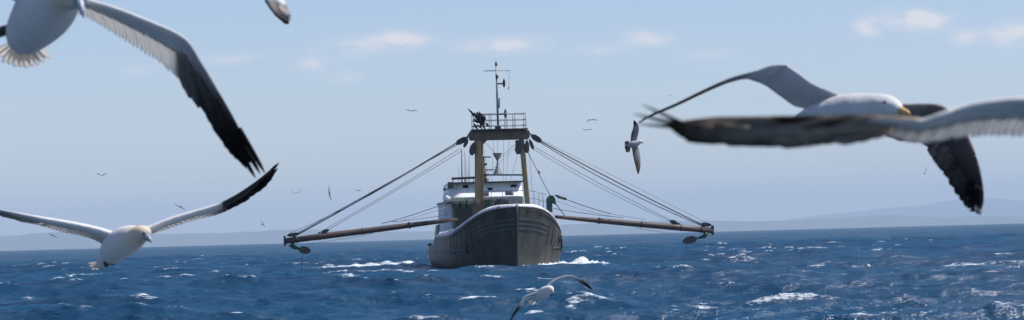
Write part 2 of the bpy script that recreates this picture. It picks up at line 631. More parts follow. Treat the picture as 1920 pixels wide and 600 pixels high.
    a = idx[:-1, :]
    b = np.roll(idx, -1, axis=1)[:-1, :]
    c = np.roll(idx, -1, axis=1)[1:, :]
    d = idx[1:, :]
    quads = np.stack([a, d, c, b], -1).reshape(-1, 4)
    # close the small disc under the photographer
    centre = len(co)
    co = np.vstack([co, [[0, 0, 0]]]).astype(np.float32)
    tris = np.stack([np.roll(idx, -1, axis=1)[0], idx[0] * 0 + centre, idx[0]], -1)[:, [1, 2, 0]]
    me = bpy.data.meshes.new('sea')
    me.vertices.add(len(co))
    me.vertices.foreach_set('co', co.ravel())
    nq, ntri = len(quads), len(tris)
    me.loops.add(nq * 4 + ntri * 3)
    me.loops.foreach_set('vertex_index', np.concatenate([quads.ravel(), tris.ravel()]).astype(np.int32))
    me.polygons.add(nq + ntri)
    me.polygons.foreach_set('loop_start', np.concatenate([np.arange(nq) * 4, nq * 4 + np.arange(ntri) * 3]).astype(np.int32))
    me.polygons.foreach_set('use_smooth', np.ones(nq + ntri, dtype=bool))
    me.update(calc_edges=True)
    fa = me.attributes.new('foam', 'FLOAT', 'POINT')
    fa.data.foreach_set('value', np.append(foam.ravel(), 0).astype(np.float32))
    me.materials.append(sea_material())
    o = bpy.data.objects.new('sea', me)
    COL.objects.link(o)
    tag(o, kind='structure')
    print('sea verts', len(co))


build_sea()


# ------------------------------------------------------------------ far hills
def build_hill(prof, dist, depth, material):
    """prof: photograph pixels along the skyline; the hill is a ridge dist metres away"""
    pr = catmull(prof, 150)
    vs, fs = [], []
    nrow = 11
    for i, (px, py) in enumerate(pr):
        t = P(px, py, dist)
        h = max(t.z, 2.0) * (1 + .05 * noise.noise((px * .03, 1.3, dist)) + .04 * noise.noise((px * .11, 5.3, dist)))
        for j in range(nrow):
            f = j / (nrow - 1) * 2 - 1
            zz = h * math.cos(f * math.pi / 2) ** 1.3 * (1 + .25 * abs(f) * noise.noise((px * .05, f * 3, dist)))
            vs.append((t.x * (1 + f * depth / dist), dist + f * depth, zz - .4))
    n = len(pr)
    for i in range(n - 1):
        for j in range(nrow - 1):
            a = i * nrow + j
            fs.append((a, a + 1, a + nrow + 1, a + nrow))
    o = obj('hill', vs, fs, material, fix=True)
    return tag(o, kind='structure')


hillmat = mat('hillside heath', (.045, .055, .04), .9, var=.5, scale=.004)
build_hill([(-700, 462), (-420, 440), (-200, 450), (-60, 446), (30, 440), (90, 436), (140, 433), (230, 436), (330, 438), (430, 436), (520, 431), (600, 430), (700, 434), (800, 434),
            (900, 432), (1000, 426), (1080, 420), (1160, 416), (1230, 414), (1330, 414), (1420, 415), (1500, 412), (1580, 408), (1640, 403), (1700, 404), (1780, 407), (1860, 404), (1940, 405), (2100, 396), (2350, 404), (2600, 402)],
           42000, 3500, hillmat)
build_hill([(1330, 434), (1420, 420), (1500, 408), (1560, 401), (1620, 395), (1660, 390), (1720, 386), (1790, 373), (1850, 371), (1920, 376), (2000, 380), (2120, 370), (2300, 386), (2500, 398)],
           65000, 5000, hillmat)


# ------------------------------------------------------------------ trawler
boat = bpy.data.objects.new('trawler', None)
COL.objects.link(boat)
boat.location = BOAT_O
boat.rotation_euler = (0, 0, BOAT_A)
tag(boat, 'dark green beam trawler steaming head on with both booms lowered outboard', 'fishing boat')
boat_rt = boat


def B(px, py, s, dx=0, dz=0):
    """boat coordinates (x to port, y aft of the stem, z up) of what is seen at a pixel, s metres aft"""
    v = ray(px, py)
    t = (s - (CAM - BOAT_O).dot(by)) / v.dot(by)
    p = CAM + v * t - BOAT_O
    return Vector((p.dot(bx) + dx, s, p.z + dz))


S_ST = [0.0, .35, .8, 1.4, 2.2, 3.2, 4.4, 5.6, 7.0, 8.5, 10.5, 13, 16, 19, 20.5, 22.5, 25, 28]
HB = [.10, .85, 1.50, 2.02, 2.52, 2.98, 3.34, 3.62, 3.83, 3.96, 4.04, 4.08, 4.1, 4.1, 4.1, 4.08, 4.06, 4.0]
HW = [.03, .22, .58, 1.12, 1.76, 2.38, 2.92, 3.34, 3.62, 3.84, 3.97, 4.03, 4.06, 4.06, 4.06, 4.04, 4.0, 3.9]
ZS = [3.98, 3.94, 3.86, 3.72, 3.46, 3.12, 2.80, 2.54, 2.34, 2.20, 2.14, 2.12, 2.12, 2.12, 2.0, 1.5, 1.40, 1.45]


def hullpt(s, w):
    """half breadth and height on the shell; w 0 at keel line, 1 at sheer"""
    hb, hw, zs = (float(np.interp(s, S_ST, q)) for q in (HB, HW, ZS))
    z = -1.6 + (zs + 1.6) * w
    if z < 0:
        k = 1 + z / 1.6
        x = hw * (.35 + .65 * math.sqrt(max(k, 0)))
    else:
        q = z / zs
        x = hw + (hb - hw) * (q ** 1.35)
        x += .10 * math.sin(math.pi * q) * min(1, s / 4)
    return x, z


def rake(s, z):
    # the stem leans forward towards the top
    return s - .42 * max(0, 1 - s / 5) * (z / 4.0 if z > 0 else z / 6.0)


def build_hull():
    ss = catmull(np.array(S_ST)[:, None], 60)[:, 0]
    W = np.linspace(0, 1, 15)
    vs, fs = [], []
    for s in ss:
        prof = []
        for w in W:
            x, z = hullpt(s, w)
            prof.append((x, z))
        full = [(-x, z) for x, z in prof[::-1]] + prof
        for x, z in full:
            vs.append((x, rake(s, z), z))
    n = 2 * len(W)
    for i in range(len(ss) - 1):
        for j in range(n - 1):
            a = i * n + j
            fs.append((a, a + 1, a + n + 1, a + n))
        # deck inside the bulwark is a separate part; close the top here lower down
    fs.append(tuple(range(n)))
    fs.append(tuple((len(ss) - 1) * n + j for j in range(n))[::-1])
    h = obj('hull', vs, fs, M['hull'], boat)
    # white turned-in gunwale
    g = MB()
    sq = [s for s in ss if s < 20.3]
    for sg in (-1, 1):
        rows = []
        for s in sq:
            x, z = hullpt(s, 1)
            hgt = float(np.interp(s, [0, 1, 3, 9, 20], [.16, .30, .40, .46, .30]))
            tin = float(np.interp(s, [0, 1, 4, 20], [.04, .45, .62, .3]))
            yy = rake(s, z)
            rows.append([(sg * (x + .012), yy, z - .02), (sg * (x + .03), yy, z + .05), (sg * max(x - tin * .25, 0), yy + .03, z + hgt * .62), (sg * max(x - tin * .7, 0), yy + .06, z + hgt * .95),
                         (sg * max(x - tin, 0), yy + .10, z + hgt), (sg * max(x - tin - .06, 0), yy + .12, z + hgt - .15), (sg * max(x - .1, 0), yy + .1, z - .1)])
        k = len(rows[0])
        V = [p for r in rows for p in r]
        F = [(i * k + j, i * k + (j + 1) % k, (i + 1) * k + (j + 1) % k, (i + 1) * k + j) for i in range(len(rows) - 1) for j in range(k)]
        F.append(tuple(range(k)))
        F.append(tuple((len(rows) - 1) * k + j for j in range(k)))
        g.add(V, F)
    g.build('gunwale', mat('scuffed gunwale paint', (.62, .62, .63), .6, var=.22, scale=1.2, rust=(.2, .16, .13), rust_amt=.02), boat, True)
    # deck
    V, F = [], []
    for s in ss:
        x, z = hullpt(s, 1)
        zz = z + float(np.interp(s, [0, 3, 9, 10, 20], [.12, .24, .28, -.5, -.6]))
        for f in (-1, -.5, 0, .5, 1):
            V.append((f * max(x - .09, .01), rake(s, z) + .08, zz + .10 * (1 - f * f)))
    for i in range(len(ss) - 1):
        for j in range(4):
            a = i * 5 + j
            F.append((a, a + 1, a + 6, a + 5))
    obj('deck', V, F, M['deck'], boat)
    # rubbing strakes: three short ones round the bow, one long lower one
    def strake(sg, s0, s1, drop, th, out, m=M['strake']):
        pts, n = [], 26
        k = MB()
        ring_all = []
        for i in range(n):
            s = s0 + (s1 - s0) * i / (n - 1)
            zs = float(np.interp(s, S_ST, ZS))
            zt = drop(s, zs)
            w = (zt + 1.6) / (zs + 1.6)
            w2 = (zt - th + 1.6) / (zs + 1.6)
            x, z = hullpt(s, w)
            x2, z2 = hullpt(s, w2)
            o = out
            ring_all += [(sg * (x - .02), rake(s, z) + .02, z), (sg * (x + o), rake(s, z) - o, z - .01), (sg * (x2 + o), rake(s, z2) - o, z2 + .01), (sg * (x2 - .02), rake(s, z2) + .02, z2)]
        F = [(i * 4 + j, i * 4 + (j + 1) % 4, (i + 1) * 4 + (j + 1) % 4, (i + 1) * 4 + j) for i in range(n - 1) for j in range(4)]
        F += [(0, 1, 2, 3), tuple((n - 1) * 4 + j for j in range(4))]
        k.add(ring_all, F)
        return k.build('rubbing_strake', m, boat)
    for sg in (-1, 1):
        for q in (.80, 1.12, 1.44):
            strake(sg, .02, 3.1 if sg < 0 else 2.3, lambda s, zs, q=q: zs - q * (1 - .05 * s), .11, .035)
        strake(sg, 3.6, 27.6, lambda s, zs: 1.22 - .005 * s, .12, .06)
        strake(sg, .3, 20, lambda s, zs: zs - .16, .10, .05, M['hull'])
    # plate frames showing through the flare, as raised ribs
    for sg in (-1, 1):
        for s in (2.6, 3.3, 4.0, 4.8, 5.7, 6.6, 7.6):
            k = MB()
            pts = []
            for w in np.linspace(.62, .93, 7):
                x, z = hullpt(s, w)
                pts.append((sg * (x - .01), rake(s, z), z))
            k.tube(pts, .05, 6)
            k.build('frame_rib', M['hull'], boat, True)
        # hawse plate with anchor
    x, z = hullpt(5.4, .80)
    k = MB()
    k.tube([(x - .05, 5.35, z), (x + .10, 5.25, z - .02)], .26, 14)
    hp = k.build('hawse_pipe', M['dark'], boat)
    k = MB()
    k.tube([(x + .16, 5.2, z + .1), (x + .12, 5.22, z - .75)], .06, 8)
    k.tube([(x - .02, 4.8, z - .55), (x + .1, 5.2, z - .85), (x + .06, 5.65, z - .58)], [.03, .09, .03], 8)
    k.build('anchor', M['dark'], boat, True)
    x, z = hullpt(4.2, .62)
    k = MB()
    k.bar((-x - .03, 4.0, z + .2), (-x - .06, 4.9, z + .2), .1, .85)
    k.build('hull_patch', mat('tarred patch', (.012, .013, .014), .6, scale=3), boat)
    # stem bar
    k = MB()
    k.tube([(0, rake(0, z) - .03, z) for z in np.linspace(-1, 4.05, 10)], .075, 8)
    k.build('stem_bar', M['hull'], boat, True)
    # raised quarter bulwark on the starboard side and its mate
    for sg in (-1, 1):
        k = MB()
        k.prism([(sg * 4.10, 17.5, 2.2), (sg * 4.10, 20.6, 1.3), (sg * 4.12, 20.6, 1.7), (sg * 4.02, 19.9, 2.98), (sg * 4.0, 17.5, 3.0)], (-sg * .12, 0, 0))
        k.build('quarter_bulwark', M['green'], boat)
    # stern fender tyre-like roll and post at the transom corner
    k = MB()
    k.tube([(-4.12, 27.4, 1.5), (-4.14, 26, 1.52), (-4.16, 24, 1.55)], .09, 8)
    k.build('stern_rail', M['dark'], boat, True)


build_hull()


def gantry():
    g = bpy.data.objects.new('gantry', None)
    COL.objects.link(g)
    g.parent = boat
    s = 10.0
    k = MB()
    k.bar(B(896, 258, s), B(896.5, 384, s), .44, .44, (0, 1, 0))
    k.build('leg', M['tan'], g)
    k = MB()
    k.tube([B(903.5, 262, s - .1), B(905, 384, s - .1)], .085, 8)
    k.build('pipe', M['tan'], g, True)
    k = MB()
    k.bar(B(977.5, 258, s), B(989.5, 384, s), .34, .40, (0, 1, 0))
    k.build('leg', M['tan'], g)
    # cross beam with bevelled ends
    k = MB()
    a0, a1 = B(879, 246, s), B(992, 244, s)
    z0, z1 = B(935, 262.5, s).z, B(935, 245.5, s).z
    x0, x1 = a0.x, a1.x
    k.prism([(x0 + .12, s - .36, z0), (x1 - .12, s - .36, z0), (x1, s - .36, z0 + .16), (x1, s - .36, z1 - .1), (x1 - .1, s - .36, z1), (x0 + .1, s - .36, z1), (x0, s - .36, z1 - .1), (x0, s - .36, z0 + .16)], (0, .72, 0))
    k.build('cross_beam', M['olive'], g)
    k = MB()
    k.box((x0 + .3, s - .42, z1 - .14), (x1 - .3, s - .363, z1 - .06))
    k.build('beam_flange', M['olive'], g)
    # gussets under the beam
    k = MB()
    a = B(902.5, 263, s)
    k.prism([(a.x, s - .15, a.z), (a.x + .42, s - .15, a.z), (a.x, s - .15, a.z - .42)], (0, .3, 0))
    k.build('gusset', M['olive'], g)
    a = B(974, 263, s)
    k = MB()
    k.prism([(a.x, s - .15, a.z), (a.x - .30, s - .15, a.z), (a.x - .22, s - .15, a.z - .8), (a.x + .06, s - .15, a.z - 1.0)], (0, .3, 0))
    k.build('gusset', M['boom'], g)
    # platform carried on short stools
    zp = B(935, 243.2, s).z
    pa, pb = B(883, 243, s).x, B(988, 243, s).x
    k = MB()
    k.box((pa, s - .75, zp - .05), (pb, s + .75, zp + .04))
    k.build('platform', M['dark'], g)
    for i in range(6):
        x = pa + .35 + (pb - pa - .7) * i / 5
        if i in (1, 4):
            continue
        k = MB()
        k.box((x - .10, s - .3, z1 + .003), (x + .10, s + .3, zp - .053))
        k.build('stool', M['dark'], g)
    # railing round the platform
    zt, zm, zl = B(935, 214, s).z, B(935, 225.5, s).z, B(935, 236, s).z
    xs = [B(p, 230, s).x for p in (886.5, 919, 948.5, 963.5, 984)]
    for yy in (s - .72, s + .72):
        for x in xs:
            k = MB()
            k.tube([(x, yy, zp + .04), (x, yy, zt)], .026, 6)
            k.build('railing_post', M['steel'], g, True)
        for z in (zt, zm, zl):
            k = MB()
            k.tube([(xs[0], yy, z), (xs[-1], yy, z)], .022 if z != zt else .03, 6)
            k.build('railing_bar', M['steel'], g, True)
    for x in (xs[0], xs[-1]):
        for z in (zt, zm, zl):
            k = MB()
            k.tube([(x, s - .72, z), (x, s + .72, z)], .022, 6)
            k.build('railing_bar', M['steel'], g, True)
    # sheave blocks hung off the beam ends
    def block(pts, r, name='pulley_block', th=.16):
        """a rope block: two cheeks round a sheave, with shackle"""
        a, b = pts
        d = (b - a).normalized()
        n = Vector((0, 1, 0))
        t = d.cross(n).normalized()
        ln = (b - a).length
        k = MB()
        poly = [a + t * r * .35, a + d * ln * .3 + t * r, a + d * ln * .75 + t * r, b + t * r * .4, b - t * r * .4, a + d * ln * .75 - t * r, a + d * ln * .3 - t * r, a - t * r * .35]
        k.prism([p - n * th for p in poly], n * (th * .7))
        k.prism([p + n * th * .3 for p in poly], n * (th * .7))
        k.tube([(a + b) / 2 - n * th * .29, (a + b) / 2 + n * th * .29], r * .85, 12)
        k.tube([a - d * r * .5, a + d * r * .3], .035, 6)
        return k.build(name, M['dark'], g)
    block((B(889, 268, s - .3), B(884, 291, s - .3)), .22)
    block((B(877, 262, s - .3), B(870, 276, s - .3)), .12)
    block((B(974, 264, s - .3), B(971, 289, s - .3)), .24)
    block((B(988, 264, s - .3), B(988, 287, s - .3)), .15)
    block((B(993, 262, s - .3), B(1000, 280, s - .3)), .11)
    block((B(876, 258, s), B(855, 270, s)), .20)
    block((B(996, 253, s), B(1015, 266, s)), .19)
    # struts that hold the head blocks
    for a, b in (((880, 250), (875, 259)), ((992, 249), (998, 254))):
        k = MB()
        k.tube([B(*a, s), B(*b, s)], .05, 6)
        k.build('shackle', M['dark'], g, True)
    # base plates
    for px in (896.5, 989.5):
        a = B(px, 384, s)
        k = MB()
        k.box((a.x - .36, s - .36, a.z - .9), (a.x + .36, s + .36, a.z + .02))
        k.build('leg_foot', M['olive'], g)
    # horizontal braces between the legs
    for py, r in ((328, .055),):
        k = MB()
        k.tube([B(903, py, s + .1), B(983.5, py, s + .1)], r, 8)
        k.build('brace', M['dark'], g, True)
    return s


gantry()


def mast():
    m = bpy.data.objects.new('mast', None)
    COL.objects.link(m)
    m.parent = boat
    s = 10.0
    top, bot = B(930.3, 124, s), B(934, 240, s)
    k = MB()
    k.tube([bot, bot.lerp(top, .5), top], [.085, .075, .05], 10)
    k.build('pole', M['steel'], m, True)
    k = MB()
    a = B(933.5, 240.5, s)
    k.box((a.x - .2, s - .2, a.z - .13), (a.x + .2, s + .2, a.z + .15))
    k.build('pole_foot', M['dark'], m)
    k = MB()
    t = B(930, 116, s)
    k.tube([top, (top + t) / 2, t], [.055, .10, .03], 10)
    k.tube([t, t + Vector((0, 0, .12))], .02, 6)
    k.build('masthead_light', M['dark'], m, True)
    k = MB()
    k.tube([B(906.5, 133, s), B(956, 132, s)], .028, 6)
    k.build('yard', M['steel'], m, True)
    k = MB()
    k.tube([B(955, 132.5, s), B(954, 160, s)], .012, 5)
    k.tube([B(954, 160, s), B(953.5, 168, s)], .03, 6)
    k.build('halyard', M['thin_wire'], m, True)
    for py, x1, y0, y1 in ((156.5, 945, 147, 164), (213, 947.5, 204, 221)):
        k = MB()
        k.tube([B(932, py + .8, s), B(x1, py, s)], .055, 6)
        k.build('lamp_bracket', M['dark'], m, True)
        k = MB()
        k.tube([B(x1, y1, s), B(x1, (y0 + y1) / 2 + 3, s), B(x1, (y0 + y1) / 2 - 3, s), B(x1, y0, s)], [.05, .10, .10, .04], 10)
        k.build('navigation_lamp', M['dark'], m, True)
    k = MB()
    a, b = B(936, 203, s), B(936, 184, s)
    k.bar(a, b, .10, .10)
    k.build('junction_box', M['steel'], m)
    k = MB()
    k.tube([B(931.5, 140, s - .1), B(932, 147, s - .1)], .10, 8)
    k.build('masthead_lamp', M['dark'], m, True)
    # ragged flag streaming from the platform's corner, on its own short staff
    k = MB()
    k.tube([B(903, 243, s - .5), B(899, 208, s - .5)], .025, 6)
    k.build('flag_staff', M['dark'], boat, True)
    rf = random.Random(5)
    vs, fs = [], []
    for q in range(64):
        f = rf.random()
        if q < 40:                                   # the bunched body
            cx, cy = rf.gauss(901, 4.6), rf.gauss(227, 6.0)
        else:                                        # the streaming tail
            cx, cy = 897 - 17 * f + rf.gauss(0, 1.2), 222 - 16 * f + rf.gauss(0, 1.8)
        ln, wd = rf.uniform(6, 13) * (1 - .4 * (q >= 40) * f), rf.uniform(3.0, 6.0) * (1 - .5 * (q >= 40) * f)
        an = rf.gauss(1.05, .5) if q < 40 else rf.gauss(.75, .3)
        dp = s - .5 + rf.uniform(-.35, .35)
        tw = rf.uniform(-.2, .2)
        b0 = len(vs)
        for (u, v) in ((-1, -.6), (-.2, -1), (1, -.25), (.8, .5), (.1, .9), (-.9, .6)):
            vs.append(B(cx + math.cos(an) * u * ln / 2 - math.sin(an) * v * wd / 2, cy + math.sin(an) * u * ln / 2 + math.cos(an) * v * wd / 2, dp + tw * u + .1 * v))
        fs.append(tuple(range(b0, b0 + 6)))
    fl = obj('flag', vs, fs, M['cloth'], boat, fix=False)
    sm = fl.modifiers.new('thickness', 'SOLIDIFY')
    sm.thickness = .02
    fl['label'] = 'dark tattered flag bunched by the wind beside the mast'


mast()


def superstructure():
    w = bpy.data.objects.new('wheelhouse', None)
    COL.objects.link(w)
    w.parent = boat
    s = 19.5
    # lower house
    zl = B(860, 408, s).z - 1.4
    zd = B(900, 377, s).z
    zt = B(920, 342.5, s).z
    xl, xr = B(834, 385, s).x, B(981, 385, s).x
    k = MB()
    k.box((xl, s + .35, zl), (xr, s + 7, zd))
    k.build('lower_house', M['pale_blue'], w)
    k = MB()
    k.box((B(849, 385, s).x, s + .22, zl), (xr - .05, s + .345, zd - .135))  # dark panel added to stand for the shade under the bridge deck
    k.build('shade_panel', M['dark'], w)
    # bridge wing deck slab
    k = MB()
    k.box((xl - .10, s - .25, zd - .13), (xr + .05, s + 7.1, zd))
    k.build('deck_slab', M['dark'], w)
    # rounded front of the bridge, its rake added to catch the sun
    pts = []
    xa, xb = B(840, 360, s).x, B(981.5, 360, s).x
    rad = 1.05
    for i in range(7):
        a = math.pi - i / 6 * math.pi / 2
        pts.append((xa + rad + rad * math.cos(a), s + rad - rad * math.sin(a)))
    for i in range(7):
        a = math.pi / 2 - i / 6 * math.pi / 2
        pts.append((xb - .35 + .35 * math.cos(a), s + .35 - .35 * math.sin(a)))
    pts += [(xb, s + 5), (xa, s + 5)]
    zb = B(920, 369, s).z
    V = []
    n = len(pts)
    for z, inset in ((zd + .002, .0), (zb, .02), (zb + .02, .02), (zt, .72)):
        cx, cy = (xa + xb) / 2, s + 3
        for x, y in pts:
            fy = inset if y < s + 2 else 0
            V.append((x + (cx - x) * inset * .03, y + fy, z))
    F = []
    for r in range(3):
        F += [(r * n + i, r * n + (i + 1) % n, (r + 1) * n + (i + 1) % n, (r + 1) * n + i) for i in range(n)]
    F.append(tuple(range(3 * n, 4 * n)))
    F.append(tuple(range(n - 1, -1, -1)))
    obj('bridge', V, F, M['white'], w, False)
    # low grey strip, coloured as the shadow below the bridge front
    k = MB()
    k.box((B(872, 370, s).x, s - .22, zd + .003), (B(980, 370, s).x, s - .10, B(920, 369.5, s).z))
    k.build('shadow_band', mat('grey shadow tone', (.26, .26, .25), .6, var=.2), w)
    # windows set in dark rubber frames
    def window(x0, y0, x1, y1, ds=0.0, m=M['glass']):
        fr = .06
        a, b = B(x0, y1, s), B(x1, y0, s)
        def face(z):
            return s + .72 * (z - zb) / (zt - zb) + .02
        k = MB()
        za, zb2 = a.z, b.z
        ya, yb = face(za) + ds, face(zb2) + ds
        k.prism([(a.x, ya - .05, za), (b.x, ya - .05, za), (b.x, yb - .05, zb2), (a.x, yb - .05, zb2)], (0, .09, 0))
        f = k.build('window', M['dark'], w)
        k = MB()
        k.prism([(a.x + fr, ya - .06, za + fr), (b.x - fr, ya - .06, za + fr), (b.x - fr, yb - .06, zb2 - fr), (a.x + fr, yb - .06, zb2 - fr)], (0, .02, 0))
        k.build('pane', m, f)
    window(869, 346.5, 879, 352.5)
    window(915.5, 351.5, 924.5, 356.5)
    window(958.5, 345.5, 970.5, 350.5)
    window(948, 357, 963, 365)
    window(906.5, 358.5, 917, 367)
    # roof: thin overhanging slab and rail above it
    k = MB()
    k.box((xa + .25, s + .2, zt + .003), (xb + .02, s + 5.05, zt + .10))
    k.build('roof', M['dark'], w)
    k = MB()
    k.bar(B(847, 335, s + 1), B(890, 333, s + 1), .5, .17)
    k.build('wind_deflector', M['dark'], w)
    for px in (849, 872, 888):
        k = MB()
        k.tube([B(px, 334, s + 1), B(px, 345, s + 1)], .03, 6)
        k.build('deflector_post', M['dark'], w, True)
    # wing box and lamp on the starboard corner
    k = MB()
    k.bar(B(845.5, 354, s + .1), B(845.5, 341.5, s + .1), .46, .46, (0, 1, 0))
    k.build('sidelight_box', M['green'], w)
    k = MB()
    k.tube([B(843, 355, s - .2), B(834, 355, s - .2)], .04, 6)
    a = B(834, 355, s - .2)
    k.tube([a + Vector((-.02, 0, -.1)), a + Vector((-.02, -.0, .02)), a + Vector((0, 0, .14))], [.07, .12, .05], 8)
    k.build('floodlight', M['dark'], w, True)
    # bulging wing at the corner
    k = MB()
    a = B(838, 377, s)
    k.tube([(a.x + .05, s + .1, a.z + .004), (a.x - .02, s + .1, a.z + .28), (a.x + .05, s + .1, a.z + .52)], [.22, .30, .16], 12)
    k.build('liferaft_canister', M['white'], w, True)
    # dark recess gear under the bridge: winch with drums
    k = MB()
    for px in (855, 868, 880):
        a = B(px, 384, 14)
        k.tube([a + Vector((-.2, 0, 0)), a + Vector((-.17, 0, 0)), a + Vector((.17, 0, 0)), a + Vector((.2, 0, 0))], [.5, .5, .5, .5], 14)
        k.tube([a + Vector((-.28, 0, 0)), a + Vector((.28, 0, 0))], .2, 10)
    k.build('winch', M['green'], boat, False)
    k = MB()
    k.box((B(851, 392, 14).x, 13.6, 2.2), (B(888, 392, 14).x, 14.4, B(860, 386, 14).z - .2))
    k.build('winch_bed', M['dark'], boat)
    # hatch coamings and gear on the foredeck between the legs
    for (x0, x1, y0, y1, sd, mm) in ((907, 926, 374, 388, 12, 'green'), (931, 948, 372, 386, 13, 'dark'), (951, 981, 374, 386, 13, 'deck')):
        a, b = B(x0, y1, sd), B(x1, y0, sd)
        k = MB()
        k.bar(((a.x + b.x) / 2, sd, a.z - .6), ((a.x + b.x) / 2, sd, b.z), abs(b.x - a.x), .8, (0, 1, 0))
        k.build('deck_locker', M[mm], boat)

    # tan radar tower on the roof, just right of the left gantry leg
    t = bpy.data.objects.new('radar_tower', None)
    COL.objects.link(t)
    t.parent = boat
    s2 = s + 1.5
    k = MB()
    k.tube([B(908.5, 342, s2), B(907.5, 325, s2), B(906, 312, s2), B(905.5, 294, s2)], [.24, .20, .15, .12], 10)
    k.build('tower_pole', M['tan'], t, True)
    for (x0, x1, py, th) in ((899, 920, 294.5, .09), (904, 926, 318.5, .08), (901, 913, 308, .16)):
        k = MB()
        k.bar(B(x0, py, s2), B(x1, py, s2), .28, th)
        k.build('radar_scanner', M['dark'], t)
    k = MB()
    k.tube([B(913, 339, s2), B(913.5, 333, s2), B(911, 328, s2)], [.16, .16, .05], 10)
    k.build('dome', M['white'], t, True)
    # day shape: two cones point to point, hung in the rigging
    k = MB()
    k.tube([B(932.5, 287, 16), B(932.8, 302, 16)], [.36, .05], 14)
    k.tube([B(932.8, 302, 16), B(933, 311, 16), B(933.3, 326, 16)], [.05, .09, .34], 14)
    ds = k.build('day_shape', M['steel'], boat, False)
    # whip aerials
    for px, y0, y1, r in ((865.5, 279, 344, .05), (873.5, 290, 345, .02), (878, 298, 345, .02), (860, 310, 345, .015), (870, 268, 344, .012)):
        k = MB()
        k.tube([B(px + .8, y1, s + 1), B(px, y0, s + 1)], [r, r * .6], 6)
        k.build('whip_aerial', M['dark'] if r > .03 else M['thin_wire'], boat, True)
    # foredeck railing
    rail = [(903, 359.5), (940, 357.5), (985, 357), (1004, 359), (1023, 365)]
    ss_ = [9.2, 8.4, 7.6, 7.2, 7.6]
    for dy, r in ((0, .024), (15, .02)):
        k = MB()
        k.tube([B(px, py + dy * (1 if px < 1000 else .9), s_) for (px, py), s_ in zip(rail, ss_)], r, 6)
        k.build('railing_bar', M['steel'], boat, True)
    for px, y0, y1, s_ in ((942, 357.5, 386, 8.4), (1001, 358.5, 386, 7.3), (1010, 361, 389, 7.3), (1018, 363, 392, 7.5), (960, 357, 384, 8.1), (921, 358.5, 388, 8.8)):
        k = MB()
        k.tube([B(px, y0, s_), B(px + .7, y1, s_)], .024, 6)
        k.build('railing_post', M['steel'], boat, True)
    # davit on the port rail with a hooded sheave
    d = bpy.data.objects.new('davit', None)
    COL.objects.link(d)
    d.parent = boat
    s3 = 7.2
    k = MB()
    k.bar(B(1030.5, 398, s3), B(1029.5, 372, s3), .40, .36, (0, 1, 0))
    k.build('davit_post', M['green'], d)
    k = MB()
    c = B(1033, 374, s3)
    poly = [c + Vector((.27 * math.cos(q), -.24, .30 * math.sin(q))) for q in np.linspace(-.5, math.pi + .2, 12)]
    k.prism(poly, (0, .48, 0))
    k.prism([B(1034, 372, s3 - .22), B(1041, 372, s3 - .22), B(1043.5, 384, s3 - .22), B(1036, 381, s3 - .22)], (0, .42, 0))
    k.build('sheave_hood', M['green'], d)
    k = MB()
    k.tube([B(1041, 366, s3), B(1048, 369, s3), B(1062, 373.5, s3)], [.05, .11, .09], 8)
    k.build('bottle_screw', M['dark'], d, True)


superstructure()


